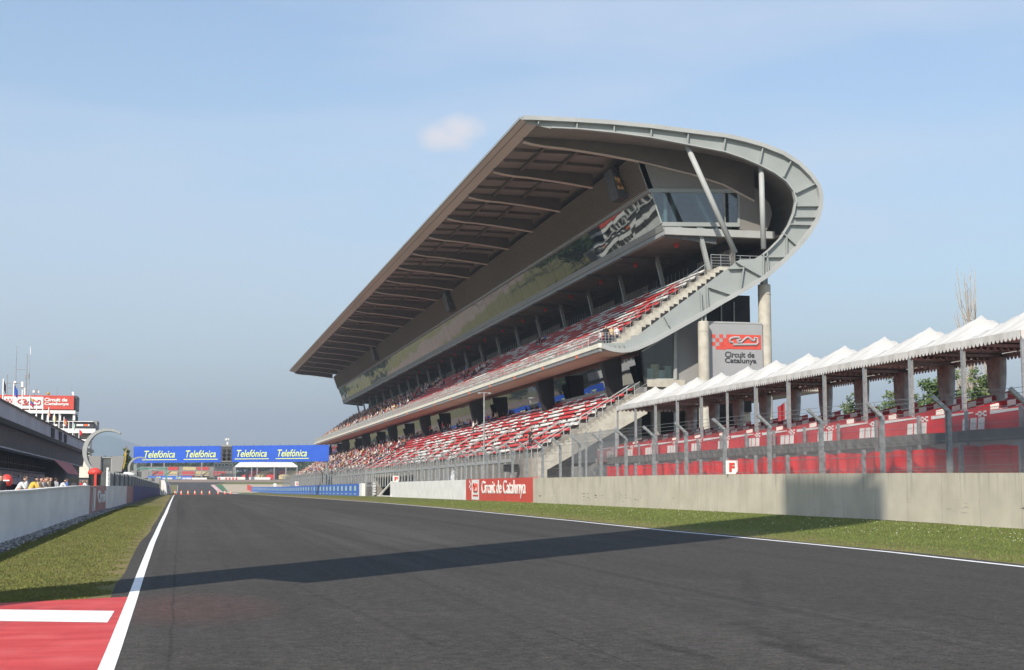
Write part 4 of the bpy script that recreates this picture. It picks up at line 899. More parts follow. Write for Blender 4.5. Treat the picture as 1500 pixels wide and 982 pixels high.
# spectator fence with grey band and red tarpaulins
sf=thing('spectator_fence','low inner fence with a grey band above red tarpaulin sheets behind the concrete wall','fence',(29,60,.4))
FY=[38.0+4.05*k for k in range(-1,16)]
for k,y in enumerate(FY):
    mb=MB(); z=g(y); mb.bar((28.55,y,z),(28.55,y,3.15+.1*R()),.14,.14); mb.build('fence_post',M['galvanised'],sf)
    mb=MB(); mb.bar((31.6,y+.8,3.2),(31.6,y+.8,4.75),.12,.12); mb.build('fence_post',M['steel'],sf)
mb=MB(); y=FY[0]
def fold(x0,z0,z1,ya,yb,n,amp,k=0):
    vs=[];fs=[]
    for i in range(n+1):
        t=i/n; y=ya+(yb-ya)*t; b_=amp*(abs(math.sin(t*7.3+ya))**6*1.6+.25*math.sin(t*23+ya*3)); vs+=[(x0-b_,y,z0),(x0-b_*.8-.02*math.sin(t*31),y,(z0+z1)/2),(x0-b_*1.1,y,z1+amp*(.4*math.sin(t*9+ya)-.3*abs(math.sin(t*3.14))))]
        if i: fs+=[(3*i-3,3*i,3*i+1,3*i-2),(3*i-2,3*i+1,3*i+2,3*i-1)]
    return vs,fs
for k in range(len(FY)-1):
    mb=MB(); a,b=FY[k],FY[k+1]; vs,fs=fold(29.2,.4,3.16,a+.05,b+.02,40,.12); mb.add(vs,fs)
    vs2=[(x+.05,y,z) for x,y,z in vs]; mb.add(vs2,[tuple(reversed(f)) for f in fs]); mb.build('tarpaulin',M['tarp_red'],sf)
mb=MB()
for k in range(len(FY)-1): a,b=FY[k],FY[k+1]; vs,fs=fold(29.05,3.30,3.74,a,b,24,.015); mb.add(vs,fs); mb.add([(x+.03,y,z) for x,y,z in vs],[tuple(reversed(f)) for f in fs])
mb.build('mesh_band',M['grey_band'],sf)
mb=MB()
for z in (1.9,2.4,2.9,3.1): mb.bar((28.5,FY[0],z),(28.5,FY[-1],z),.015)
for k in range(0,len(FY)-1,2): mb.bar((28.5,FY[k],3.0),(28.5,FY[k]+1.6,.6),.03)
mb.build('fence_wire',M['steel'],sf)
# grey screen fence at the foot of the end stair
t=thing('stair_fence','grey panelled steel fence at the foot of the concrete end stair','fence',(29,105,.5)); 
for y in (101.5,105.5,109.5,113.5):
    mb=MB(); mb.bar((30.5,y,.4),(30.5,y,6.0),.14); mb.build('fence_post',M['galvanised'],t)
for a,b in ((101.6,105.4),(105.6,109.4),(109.6,113.4)):
    mb=MB(); mb.box(30.55,30.6,a,b,3.6,5.9); mb.box(30.55,30.6,a,b,.5,3.3,1); mb.build('panel',[M['wire_mesh_dense'],M['wire_mesh_dense']],t)
t=thing('yard_wall','pale grey rendered wall below the end stair of the main grandstand','wall',(36,116,.5)); mb=MB(); mb.box(31,46,115.6,115.9,.4,3.4); mb.build('wall',M['concrete_dark'],t)
# red flag behind the tents
X=44.5; Y=yofx(1148,X); t=thing('flag','red flag on a pole behind the white tents beside a round column','flag',(X,Y,.4)); mb=MB(); mb.tube([(X,Y,.4),(X,Y,8.2)],.05,6); mb.build('pole',M['galvanised'],t)
mb=MB(); vs=[];fs=[]
for i in range(9):
    u=i/8
    for j in range(5): v=j/4; vs.append((X-u*.6,Y+.10*math.sin(u*7),8.1-v*1.35-u*.35+.1*u*v))
for i in range(8):
    for j in range(4): fs.append((i*5+j,(i+1)*5+j,(i+1)*5+j+1,i*5+j+1))
mb.add(vs,fs); mb.build('cloth',M['tarp_dark'],t,smooth=True)
# ================================================================== TREES
def tree(name,label,loc,h,cr,ch,nl,leaf,ls,cat='tree',group=None,seed=1,trunk=.16,bark='bark',limbs=9):
    rnd=random.Random(seed); t=thing(name,label,cat,loc,group); x0,y0,z0=loc
    mb=MB(); top=h*.78; bend=[(x0+.25*math.sin(i*1.3+seed)*(i/5),y0+.25*math.cos(i*1.7+seed)*(i/5),z0+top*i/5) for i in range(6)]
    mb.tube(bend,[trunk*(1-.8*i/5) for i in range(6)],7); tips=[]
    for i in range(limbs):
        f=rnd.uniform(.25,.95); k=f*5; a=bend[int(k)]; ang=rnd.uniform(0,6.28); L_=cr*rnd.uniform(.55,1.0)*(1.15-.5*f); up=rnd.uniform(.3,.9)*L_
        p1=(a[0]+math.cos(ang)*L_*.5,a[1]+math.sin(ang)*L_*.5,a[2]+up*.5); p2=(a[0]+math.cos(ang)*L_,a[1]+math.sin(ang)*L_,a[2]+up*1.15)
        mb.tube([a,p1,p2],[trunk*.4,trunk*.25,trunk*.08],5); tips+=[p1,p2,p2]
    tips+=[bend[-1]]*3
    mb.build('trunk',M[bark],t)
    mb=MB(); cl=[]
    for p in tips:
        for _ in range(3): cl.append((p[0]+rnd.gauss(0,cr*.20),p[1]+rnd.gauss(0,cr*.20),p[2]+rnd.gauss(0,ch*.10),rnd.uniform(.12,.26)*cr))
    for _ in range(nl):
        c=rnd.choice(cl); d=Vector((rnd.gauss(0,1),rnd.gauss(0,1),rnd.gauss(0,.8))); d=d.normalized()*c[3]*rnd.random()**.4*1.25
        p=Vector(c[:3])+d; s=ls*rnd.uniform(.6,1.3); u=Vector((rnd.gauss(0,1),rnd.gauss(0,1),rnd.gauss(0,1))).normalized()*s; w=u.orthogonal().normalized()*s*.6
        mb.add([p-u,p-w,p+u,p+w],[(0,1,2,3)],0 if rnd.random()<.55 else 1)
    mb.build('crown',leaf,t); return t
LF=[M['leaf_a'],M['leaf_b'],M['leaf_c']]
tr_px=[(1303,610,78,13.0,3.0,'broad leafy tree behind the third tent curtain from the right, darkest of its row'),(1222,610,80,12.0,2.6,'leftmost leafy tree behind the tents, beside the red flag'),(1245,615,70,13.2,2.8,'leafy green tree left of the others behind the tent curtains'),(1283,625,76,11.0,2.3,'small leafy tree low behind the white tents'),(1322,600,70,13.4,2.8,'leafy green tree between two tent curtains, second in its row'),(1362,610,72,13.4,2.3,'slender leafy tree just left of a tent curtain'),(1392,590,66,14.2,2.6,'tall leafy tree touching the tent eave'),(1432,600,64,13.0,1.6,'narrow yellowish leafy tree in front of the bare poplars')]
for i,(px,py,X,h,cr,lab) in enumerate(tr_px):
    tree('tree',lab,(X,yofx(px,X),.4),h,cr,h*.5,3400,[LF[i%3],LF[(i+1)%3]],.19,seed=20+i,limbs=11,group=None)
def poplar(px,X,h,w,label,seed,leaves=120):
    rnd=random.Random(seed); y=yofx(px,X); t=thing('poplar_tree',label,'tree',(X,y,.4)); mb=MB(); mb.tube([(X,y,.4),(X+.1,y,h*.5),(X,y,h*.98)],[.22,.13,.02],7)
    for i in range(80):
        z=h*(.12+.75*rnd.random()); a=rnd.uniform(0,6.28); L_=h*rnd.uniform(.12,.26); r=w*rnd.uniform(.4,1)*(1-.45*z/h)
        p0=(X,y,z);p1=(X+math.cos(a)*r*.7,y+math.sin(a)*r*.7,z+L_*.4);p2=(X+math.cos(a)*r,y+math.sin(a)*r,z+L_); mb.tube([p0,p1,p2],[.05,.035,.014],4)
        for _ in range(5):
            s=rnd.random(); q=Vector(p1).lerp(Vector(p2),s); e=q+Vector((rnd.gauss(0,.2),rnd.gauss(0,.2),rnd.uniform(.5,1.3))); mb.tube([q,e],[.02,.008],3,caps=False)
    mb.build('trunk',M['bark_pale'],t); mb=MB()
    for _ in range(leaves):
        z=h*rnd.uniform(.35,.72); r=w*.35; p=Vector((X+rnd.gauss(-.2,r),y+rnd.gauss(0,r),z)); s=rnd.uniform(.08,.16); u=Vector((rnd.gauss(0,1),rnd.gauss(0,1),rnd.gauss(0,1))).normalized()*s; v=u.orthogonal().normalized()*s*.7; mb.add([p-u,p-v,p+u,p+v],[(0,1,2,3)])
    mb.build('crown',M['leaf_c'],t)
poplar(1421,70,20.2,1.9,'tall nearly bare poplar rising above the white tents',5,260)
poplar(1446,68,14.5,1.4,'shorter bare poplar seen through the gap under the nearest tent',6,40)
poplar(1407,74,13.0,1.1,'thin bare poplar just left of the tall one, mostly hidden by a tent roof',8,80)
# ================================================================== LEFT SIDE: PIT WALL AND PIT BUILDING
yl=lambda px,X=-3.75:yofx(px,X)
PA,PB,PC,PD,PE=yl(131,-3.95),yl(156,-3.8),yl(186,-3.65),yl(195,-3.6),yl(235,-3.5)
pwt=thing('pit_wall','low white pit wall with faded red lettered panels and a blue far stretch','wall',(-4,PA,.3))
def prun(a,b,m,name,par=pwt,h=1.24): return wall_run(MB(),pw,a,b,h,.24,side=-1).build(name,m,par)
prun(8,PA,M['pit_white'],'white_wall'); 
fade=mat('faded_red',(.40,.13,.12),(.48,.38,.36),.75,1.6,stretch=(1,1.5,.7),ramp=(.3,.7))
rp1=prun(PA,PB,fade,'red_panel',h=1.25); prun(PB,PC,M['pit_white'],'white_wall'); prun(PC,PD,fade,'red_panel'); prun(PD,PE,M['blue_deep'],'blue_wall')
mb=MB(); x=lambda y:pw(y)+.02
for a,b,z0,z1 in ((.14,.19,.1,1.2),(.22,.30,.1,1.15)):
    ya,yb=PA+(PB-PA)*a,PA+(PB-PA)*b; mb.add([(x(ya),ya,g(ya)+z0),(x(yb),yb,g(yb)+z0),(x(yb),yb,g(yb)+z1),(x(ya),ya,g(ya)+z1)],[(0,1,2,3)])
mb.build('white_stripe',M['pit_white'],rp1)
ya,yb=PA+(PB-PA)*.42,PA+(PB-PA)*.97; text('lettering','Circuit',(x(ya)+.01,ya,g(ya)+.42),(pw(yb)-pw(ya),yb-ya,g(yb)-g(ya)),(0,0,1),yb-ya,.62,M['pit_white'],rp1,bold=.03)
mb=MB()
for i in range(30):
    y=10+i*(PA-10)/30; y2=10+(i+1)*(PA-10)/30; mb.add([(pw(y)+.03,y,g(y)+1.24),(pw(y)+.03,y,g(y)+1.29),(pw(y)-.27,y,g(y)+1.29),(pw(y)-.27,y,g(y)+1.24),(pw(y2)+.03,y2,g(y2)+1.24),(pw(y2)+.03,y2,g(y2)+1.29),(pw(y2)-.27,y2,g(y2)+1.29),(pw(y2)-.27,y2,g(y2)+1.24)],[(0,1,5,4),(1,2,6,5),(2,3,7,6)])
mb.build('coping',M['white_paint'],pwt)
# far red and white end of the pit wall
t=thing('barrier_end','rounded white and red barrier at the far end of the pit wall','barrier',(-3.3,PE,.6)); mb=MB(); 
for i in range(6):
    y=PE+i*24; mb.prismY([(-3.4,g(y)),(-2.3,g(y)),(-2.5,g(y)+2.0),(-2.8,g(y)+2.7),(-3.4,g(y)+2.7)],y,y+23.5,1 if i==2 else 0)
mb.build('barrier',[M['white_paint'],M['red_paint']],t)
# screens on the pit wall
ps_=thing('pit_wall_screen','row of upright grey slatted mesh panels standing on the pit wall','fence',(-4,PB,1.5)); y=PB+.5; k=0
yA,yEnd=yl(158,-4.0),yl(233,-3.7)
y=yA
while y<yEnd:
    L_=3.6; xx=pw(y)-.18; z0=g(y)+1.2; zt_=1.5+1.02+.15*min(1,(y-yA)/40); mb=MB()
    mb.bar((xx,y,z0),(xx,y,zt_+.04),.12); mb.build('fence_post',M['galvanised'],ps_)
    mb=MB(); n=16 if y<130 else 8
    for i in range(n): yy=y+.12+i*(L_-.2)/n; mb.box(xx-.03-.05*(i%2),xx+.03-.05*(i%2),yy,yy+(L_-.2)/n*.78,z0,zt_)
    mb.build('slat_panel',M['steel_dark'] if k%2 else M['metal_trim'],ps_); y+=L_; k+=1
t=thing('ladder','short white ladder at the near end of the pit wall screens','ladder',(-4.3,yA-1,1.2)); xx=pw(yA)-.2; mb=MB(); 
for d in (0,.75): mb.bar((xx-.04,yA-1.1+d,1.2),(xx-.04,yA-1.1+d,2.75),.09)
for i in range(6): mb.bar((xx-.04,yA-1.1,1.45+i*.23),(xx-.04,yA-.35,1.45+i*.23),.06)
mb.build('ladder',M['white_paint'],t)
# shell shaped pods on the pit wall
def make_pod(x0,y0,z0,s,label):
    t=thing('pit_wall_pod',label,'timing pod',(x0,y0,z0)); mb=MB()
    arc=[]
    for i in range(25):
        a=math.radians(242-i*(242-58)/24*1.0); rx,rz=1.55,1.62; arc.append((x0+s*(.05+rx*math.cos(a)*(1.0 if a>math.pi/2 else 1.15)),y0,z0+s*(1.50+rz*math.sin(a))))
    inn=[(x0+(p[0]-x0)*.84+.03,p[2]) for p in arc]
    for i in range(24):
        p,q=arc[i],arc[i+1]; w=.27*s*(1.2-.75*abs(i-9)/15); 
        mb.bar(p,q,1.1*s,w,up=((p[0]-x0),0.001,(p[2]-z0-1.5*s)))
    mb.build('shell',M['metal_trim'],t)
    mb=MB(); pl=[(a[0],a[2]) for a in arc[6:]]; pl=[(x0+(a-x0)*.94,z0+1.5*s+(b-z0-1.5*s)*.94) for a,b in pl]; mb.prismY(pl+[(x0+1.25*s,z0+1.15*s),(x0-1.2*s,z0+1.15*s)],y0-.02,y0+.02); mb.build('windscreen',M['pale_glass'],t)
    mb=MB(); mb.prismY([(x0-1.35*s,z0+1.2*s),(x0-.35*s,z0+1.2*s),(x0-.35*s,z0+.05),(x0-.75*s,z0+.05)],y0-.35*s,y0+.5*s); mb.build('cabin',M['cladding'],t); mb=MB(); mb.prismY([(x0+.45*s,z0+1.2*s),(x0+1.35*s,z0+1.2*s),(x0+1.15*s,z0+.05),(x0+.45*s,z0+.05)],y0-.45*s,y0+.5*s); mb.build('cabin',M['cladding'],t)
    mb=MB(); mb.box(x0-.35*s,x0+.45*s,y0-.1,y0+.5*s,z0+.05,z0+1.15*s); d=mb.build('door',M['steel_dark'],t); mb=MB(); mb.bar((x0-.3*s,y0-.12,z0+.05),(x0-.3*s,y0-.12,z0+1.1*s),.07); mb.bar((x0+.4*s,y0-.12,z0+.05),(x0+.4*s,y0-.12,z0+1.1*s),.07); mb.bar((x0-.3*s,y0-.12,z0+1.1*s),(x0+.4*s,y0-.12,z0+1.1*s),.07); mb.build('door_frame',M['metal_trim'],d)
    mb=MB(); mb.box(x0-.8*s,x0+1.2*s,y0-.3*s,y0+.6*s,g(y0)-.1,z0+.05); mb.build('base',M['steel_dark'],t)
make_pod(-5.25,110,2.75,.98,'largest and nearest curved white timing pod with a pale glass screen above the pit wall')
make_pod(-5.0,190,2.9,.85,'second curved white timing pod, partly behind the blue gantry board')
make_pod(-5.5,318,2.9,.95,'smallest curved white timing pod far along the pit wall')
X=-5.2; Y=yofx(187,X); t=thing('satellite_dish','round white dish resting on the pit wall screens','dish',(X,Y,2.3)); mb=MB(); mb.lathe((X,Y,2.75),[(.05,-.05),(.55,.02),(.85,.2),(.7,.42),(.3,.55),(.02,.58)],18); mb.build('dish',M['white_paint'],t,smooth=True); mb=MB(); mb.bar((X,Y,g(Y)),(X,Y,2.8),.1); mb.build('mast',M['steel_dark'],t)
X=-5.55; Y=yofx(139,X); t=thing('red_parasol','closed dark parasol with a bright red domed cover by the pit wall','parasol',(X,Y,.4)); mb=MB(); mb.lathe((X,Y,.4),[(.36,.0),(.40,.5),(.38,1.3),(.40,2.2)],12); mb.build('body',M['black_box'],t); mb=MB(); mb.lathe((X,Y,2.6),[(.44,-.06),(.47,.06),(.38,.22),(.2,.34),(.03,.38)],16); mb.box(X-.02,X+.14,Y-.43,Y-.35,.9,2.6); mb.build('cover',M['red_paint'],t,smooth=False); mb=MB(); mb.tube([(X,Y,.2),(X,Y,.6)],.1); mb.build('pole',M['steel'],t)
X=-5.6; Y=yofx(109,X); t=thing('loudspeaker','large black loudspeaker box behind the pit wall','loudspeaker',(X,Y,.5)); mb=MB(); mb.box(X-.26,X+.26,Y-.3,Y+.3,1.2,2.15); mb.build('cabinet',M['black_box'],t); mb=MB(); mb.tube([(X,Y-.31,1.75),(X,Y-.34,1.75)],.16,16); mb.build('cone',M['screen_panel'],t); mb=MB(); mb.bar((X,Y,.2),(X,Y,1.2),.12); mb.build('stand',M['steel_dark'],t)
X=-4.5; Y=yofx(178,X); t=thing('flag','dark and yellow furled flag beside the nearest curved pod','flag',(X,Y,1.2)); mb=MB(); mb.tube([(X-.1,Y,1.2),(X+.35,Y,5.0)],.03,6); mb.build('pole',M['steel'],t); mb=MB(); mb.prismY([(X+.33,4.9),(X+.05,3.9),(X-.05,3.2),(X+.15,3.15),(X+.3,3.9)],Y-.05,Y+.05); mb.prismY([(X-.05,3.2),(X+.15,3.15),(X+.1,2.3),(X-.1,2.4)],Y-.06,Y+.04,1); mb.build('cloth',[M['yellow_flag'],M['black_box']],t)
# pit building
BX=-18.0; BE=yofx(121,BX); BS=yofx(0,BX)-75
pb=thing('pit_building','long dark grey pit building on the left with a corrugated roof parapet, in the shade','building',(BX,BE,.4))
mb=MB(); n=int((BE-BS)/1.0)
for i in range(n):
    y=BS+(BE-BS)*i/n; mb.add([(BX+.9,y,8.45),(BX+.9,y+(BE-BS)/n*.86,8.45),(BX+.8,y+(BE-BS)/n*.86,10.15),(BX+.8,y,10.15),(BX+.84,y+(BE-BS)/n*.88,8.45),(BX+.84,y+(BE-BS)/n*.98,8.45),(BX+.74,y+(BE-BS)/n*.98,10.15),(BX+.74,y+(BE-BS)/n*.88,10.15)],[(0,1,2,3),(4,5,6,7),(1,4,7,2)])
mb.box(BX-9,BX+.72,BS,BE-6,8.4,10.1); mb.build('parapet',M['pit_grey'],pb)
mb=MB(); mb.box(BX+.6,BX+1.0,BS,BE-6,10.15,10.28); mb.build('parapet_capping',M['concrete_dark'],pb)
for i,px in enumerate((63,75,83)): y=yofx(px,BX); MB().box(BX+.93,BX+.97,y,y+5,8.6,9.9).build('window',M['dark_void'],pb)
mb=MB(); mb.prismY([(BX+1.2,8.43),(BX-9,8.43),(BX-9,8.05),(BX+.9,8.05)],BS,BE+2); mb.build('roof_edge',M['steel_dark'],pb)
mb=MB(); mb.prismY([(BX+.3,8.04),(BX-.5,8.04),(BX-.3,6.0),(BX+.0,6.0)],BS,BE); mb.build('upper_band',M['pit_dark_wall'],pb)
mb=MB(); mb.box(BX-1.2,BX+.02,BS,BE,5.85,5.99); mb.build('canopy_edge',M['pit_grey'],pb)
mb=MB(); mb.box(BX-9,BX-3.2,BS,BE,3.95,8.0); y=BS
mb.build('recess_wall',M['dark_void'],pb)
y=BE-190
while y<BE-2: MB().box(BX-3.2,BX-3.1,y,y+.5,4.1,5.8).build('mullion',M['panel_brown'],pb); y+=2.2
mb=MB(); mb.box(BX-4,BX-1.0,BS,yofx(66,BX-1.0),3.75,3.95); mb.bar((BX-1.0,BS,4.6),(BX-1.0,yofx(66,BX-1.0),4.6),.06); mb.build('balcony',M['pit_dark_wall'],pb)
mb=MB(); ye=yofx(66,BX-1.6); mb.box(BX-2.0,BX-1.6,BS,ye,2.2,3.74); mb.build('garage_fascia',M['pit_grey'],pb)
mb=MB(); y=BS+3
while y<ye: mb.bar((BX-1.55,y,3.3),(BX-.9,y,3.15),.06); mb.box(BX-1.0,BX-.8,y-.12,y+.12,3.05,3.25); y+=11
mb.bar((BX-1.2,BS,2.95),(BX-1.2,ye,2.95),.08); mb.build('lamps',M['black_box'],pb)
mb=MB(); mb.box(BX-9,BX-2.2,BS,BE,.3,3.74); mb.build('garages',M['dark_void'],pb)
mb=MB(); mb.box(BX-9,BX-.6,ye+3,BE-.2,.3,5.84); mb.build('end_bay',M['pit_dark_wall'],pb)
mb=MB(); ya,yb=yofx(81,BX+.4),yofx(107,BX+.4); mb.add([(BX+.1,ya,5.9),(BX+.1,yb,5.9),(BX+1.6,yb-3,4.0),(BX+1.6,ya+8,4.0)],[(0,1,2,3)]); mb.add([(BX+.1,ya,5.84),(BX+.1,yb,5.84),(BX+1.6,yb-3,3.94),(BX+1.6,ya+8,3.94)],[(3,2,1,0)]); mb.build('awning',M['red_paint'],pb)
mb=MB(); mb.box(BX-9,BX-.3,BE-6,BE,8.0,8.05); mb.bar((BX+.5,BE-6,9.3),(BX+.5,BE,9.0),.1); mb.bar((BX+.5,BE-6,9.8),(BX+.5,BE,9.4),.3,.1)
for i in range(4): mb.bar((BX+.5,BE-5+i*1.6,8.4),(BX+.5,BE-5+i*1.6,9.5),.08)
mb.build('end_railing',M['steel'],pb)
# pit lane fence with people watching
# control tower
CY=322.0; q=lambda px,py:at(px,py,CY)
ct=thing('control_tower','white control tower with a red circuit sign board on top, behind the pit building','tower',(-28,CY,.5))
a=q(-14,578.5);b=q(108,600.3); mb=MB(); mb.box(a[0],b[0],CY-.4,CY+9,b[1],a[1]); sb=mb.build('sign_box',M['red_sign'],ct)
mb=MB(); mb.box(b[0]+.02,b[0]+.5,CY+.5,CY+9,b[1],a[1]+.1); mb.build('sign_side',M['steel_dark'],ct)
S=CY-.44
def rp(mb,x0,y0,x1,y1,k=0,d=0): a=at(x0,y0,S);b=at(x1,y1,S); mb.box(a[0],b[0],S-.02-d,S+.01,b[1],a[1],k)
mb=MB(); rp(mb,6,581,63,599); 
for i in range(6):
    for j in range(3):
        if (i+j)%2: rp(mb,6+i*2.4,584+j*3,8.4+i*2.4,587+j*3,1,.03)
mb.tube([(at(25+u*35,595.5-v*12,S)[0],S-.08,at(25,595.5-v*12,S)[1]) for u,v in LOGO],.13,5,1); mb.build('emblem',[M['white_paint'],M['red_sign']],sb)
for s_,y_,x1_ in (('Circuit de',588.3,99),('Catalunya',594.8,101)):
    a=at(65,y_,S);b=at(x1_,y_-5,S); text('lettering',s_,(a[0],S-.03,a[1]),(1,0,0),(0,0,1),b[0]-a[0],b[1]-a[1],M['white_paint'],sb,bold=.04)
def tb(x0,y0,x1,y1,m,name,d0=0,d1=9):
    a=q(x0,y0);b=q(x1,y1); mb=MB(); mb.box(a[0],b[0],CY+d0,CY+d1,b[1],a[1]); return mb.build(name,m,ct)
tb(-14,600.4,110.5,606.5,M['white_paint'],'cornice',-.6); tb(-14,606.6,110,616,M['dark_void'],'window_band',.4)
for px in (-10,0,12,24,34,43,53,62,70,79,88,108): mb=MB(); a=q(px-1.2,606.5);b=q(px+1.2 if px<100 else px+2,616.2); mb.box(a[0],b[0],CY-.2,CY+.4,b[1],a[1]); mb.build('window_post',M['white_paint'],ct)
tb(-14,616.1,137,618.6,M['white_paint'],'beam',-.7); tb(-14,618.7,137,627,M['black_text'],'sponsor_band',-.3)
for x0,w_,k in ((56,5,0),(64,4,0),(69,6,1),(80,4,0),(92,4,0),(112,10,0),(123,6,1),(129,2,0)): a=at(x0,621.6,CY-.32);b=at(x0+w_,624.3,CY-.32); MB().box(a[0],b[0],CY-.35,CY-.3,b[1],a[1]).build('sponsor_mark',M['orange'] if k else M['white_paint'],ct)
tb(-14,627.1,140,635,M['white_paint'],'balcony',-1.0); tb(-14,635.1,133,642.8,M['panel_brown'],'lower_windows',.6)
for px in (70,80,88,96,108): a=q(px-1,635);b=q(px+1,643); MB().box(a[0],b[0],CY,CY+.6,b[1],a[1]).build('window_post',M['white_paint'],ct)
tb(-14,642.9,131,657,M['white_paint'],'lower_block',-.8); tb(-14,657.1,134,662,M['steel_dark'],'shadow_gap',0); tb(-14,662.1,130,700,M['cream'],'base',-.4); tb(-14,700.1,128,735,M['pit_dark_wall'],'base',0)
mb=MB(); a=q(137,616.2);b=q(141.5,634); mb.box(a[0]+.02,b[0],CY+1,CY+9,b[1],a[1]); mb.build('side_wall',M['cladding'],ct)
# antennas on the tower roof
zt0=q(0,578.5)[1]
def mast(px,py,label,r=.07,arms=()):
    a=q(px,py); t=thing('antenna',label,'antenna',(a[0],CY+3,zt0)); mb=MB(); mb.tube([(a[0],CY+3,zt0),(a[0],CY+3,a[1])],[r,r*.5],6); mb.build('mast',M['steel'],t)
    for (x0,y0,x1,y1,w_,k) in arms:
        p=q(x0,y0);s_=q(x1,y1); mb=MB(); mb.bar((p[0],CY+3,p[1]),(s_[0],CY+3,s_[1]),w_); mb.build('arm' if k==0 else 'drum',M['steel'] if k==0 else M['white_paint'],t)
mast(22.5,505,'tallest thin antenna mast with a bracket frame on the tower roof',.10,((22.5,539.5,38,540.5,.12,0),(9,560.5,30,560.5,.16,0),(8,567,36,567,.16,0),(19.5,557,19.5,560,.5,1)))
mast(38,517,'square lattice antenna mast with grey drums on the tower roof',.14,((36,548,36,554,.35,0),(39.5,546,39.5,553,.35,0),(30.5,558,30.5,566,.45,1),(34,567,34,578,.3,1)))
mast(42.5,506,'thin whip antenna with a white tip right of the lattice mast',.05,((42.5,506,42.5,518,.12,1),))
mast(8.5,547,'short stub antenna near the left edge on the tower roof',.12,((8.5,547,8.5,552,.25,0),))
mast(48,571,'cluster of small white dishes on the tower roof',.12,((46,572,49,573,.5,1),(54,573,55.5,573,.5,1),(51.5,568,51.5,576,.3,0)))
mast(69,573.5,'small yellow beacon on the tower roof edge',.12,()); mast(82,564,'thin needle antenna on the right half of the tower roof',.03,()); mast(104,562,'thin needle antenna at the right corner of the tower roof',.03,((105,573,106,578,.4,1),))
mb=MB(); a=q(69,575.5); mb.lathe((a[0],CY+3,a[1]-.3),[(.1,0),(.32,.15),(.32,.45),(.1,.6)],10); o=mb.build('lamp',M['yellow_flag'],[o for o in bpy.data.objects if o.get('label','').startswith('small yellow beacon')][0])
# flags on the pit building roof
FL=[(5.2,555,6,'shirt_black','black and red'),(20.5,562,9,'blue_flag','blue'),(33,571,0,None,'no cloth on'),(44,580,9,'tri','yellow blue and red'),(54,592,0,None,'bare'),(63,592,0,None,'bare'),(71.5,597,4,'orange','orange'),(80,606,4,'yellow_flag','yellow'),(87,606,0,None,'bare'),(94,611,7,'redyel','red and yellow'),(101,617,0,None,'bare'),(107,617,5,'pale_green','pale green'),(116,628,7,'tarp_red','dark red')]
for i,(px,py,w_,m,lab) in enumerate(FL):
    X=BX-.4; y=yofx(px,X); yy,zt_=atx(px,py,X); t=thing('flag_pole',('white flag pole flying a %s flag on the pit building roof'%lab) if m else 'bare white pit roof flag pole, %s'%{33:'between the blue flag and the three coloured flag',54:'right of the three coloured flag',63:'left of the small orange flag',87:'left of the red and yellow flag',101:'right of the red and yellow flag'}[px],'flag',(X,yy,10.1))
    mb=MB(); mb.tube([(X,yy,10.0),(X,yy,zt_)],.07,6); mb.build('pole',M['white_paint'],t)
    if m:
        s=(zt_-10)*.42; wd=w_*yy*1.02/2204*.6; mb=MB(); vs=[];fs=[];ks=[]
        for a in range(7):
            u=a/6
            for b in range(4): v=b/3; vs.append((X+u*wd,yy+.1*math.sin(u*6+v),zt_-.1-v*s*.7-u*s*.45))
        for a in range(6):
            for b in range(3): mb_k=b if m=='tri' else (b%2 if m=='redyel' else 0); fs.append((a*4+b,(a+1)*4+b,(a+1)*4+b+1,a*4+b+1)); ks.append(mb_k)
        for f,k in zip(fs,ks): mb.f.append(f); mb.m.append(k)
        mb.v=[tuple(v) for v in vs]
        mats=[M['yellow_flag'],M['blue_flag'],M['tarp_red']] if m=='tri' else ([M['tarp_red'],M['yellow_flag']] if m=='redyel' else [M[m]])
        mb.build('cloth',mats,t)
# unseen tower on the pit side, added and shaped to cast the shadow band
caster_=t=thing('pylon','tall concrete pylon with a broad head beside the pit lane, behind the camera','pylon',(-6.3,13.5,0))
SD=Vector((.61,.79,0)).normalized(); ND=Vector((.79,-.61,0)).normalized()   # along and across the sun
# ================================================================== FAR END
# gantry over the straight
GY=lambda X:278-(X-27)*.225
L0=(-8.6,GY(-8.6));R0=(27.2,GY(27.2)); gv=Vector((R0[0]-L0[0],R0[1]-L0[1],0)); gl=gv.length; gu=gv/gl; gn=Vector((gu.y,-gu.x,0))
zb0,zb1=atx(195,679,-8.6),atx(195,655,-8.6)
def zz(py,px=195):
    D=277; return 1.5+(718-py)*D/2150
gt_=thing('start_gantry','start gantry with two blue lime lettered boards and a dark lights panel','gantry',(9,283,.6))
def GP_(s,z,d=0): p=Vector((L0[0],L0[1],0))+gu*(s*gl)+gn*d; return Vector((p.x,p.y,z+ s*.33))
def gbox(mb,s0,s1,z0,z1,d0,d1,k=0):
    a=[GP_(s,z,d) for s in (s0,s1) for z in (z0,z1) for d in (d0,d1)]
    mb.add(a,[(0,1,3,2),(4,6,7,5),(0,4,5,1),(2,3,7,6),(0,2,6,4),(1,5,7,3)],k)
ZB,ZT=zz(679),zz(655); sx=lambda px:(px-195)/287
for p0,p1,tx in ((195,323.5,((211,256),(272,316))),(340,482.5,((347,391),(407,450)))):
    mb=MB(); gbox(mb,sx(p0),sx(p1),ZB,ZT,.0,.25); b=mb.build('board',M['blue_board'],gt_)
    for a,c in tx:
        o=GP_(sx(a),ZB+.95,.29); text('lettering','Telefónica',o,gu+Vector((0,0,.009)),(0,0,1),(c-a)/287*gl,1.35,M['lime_text'],b,bold=.012,shear=.28)
        mb=MB(); gbox(mb,sx(a-3),sx(c+3),ZB+.52,ZB+.66,.26,.30); mb.build('underline',M['lime_text'],b)
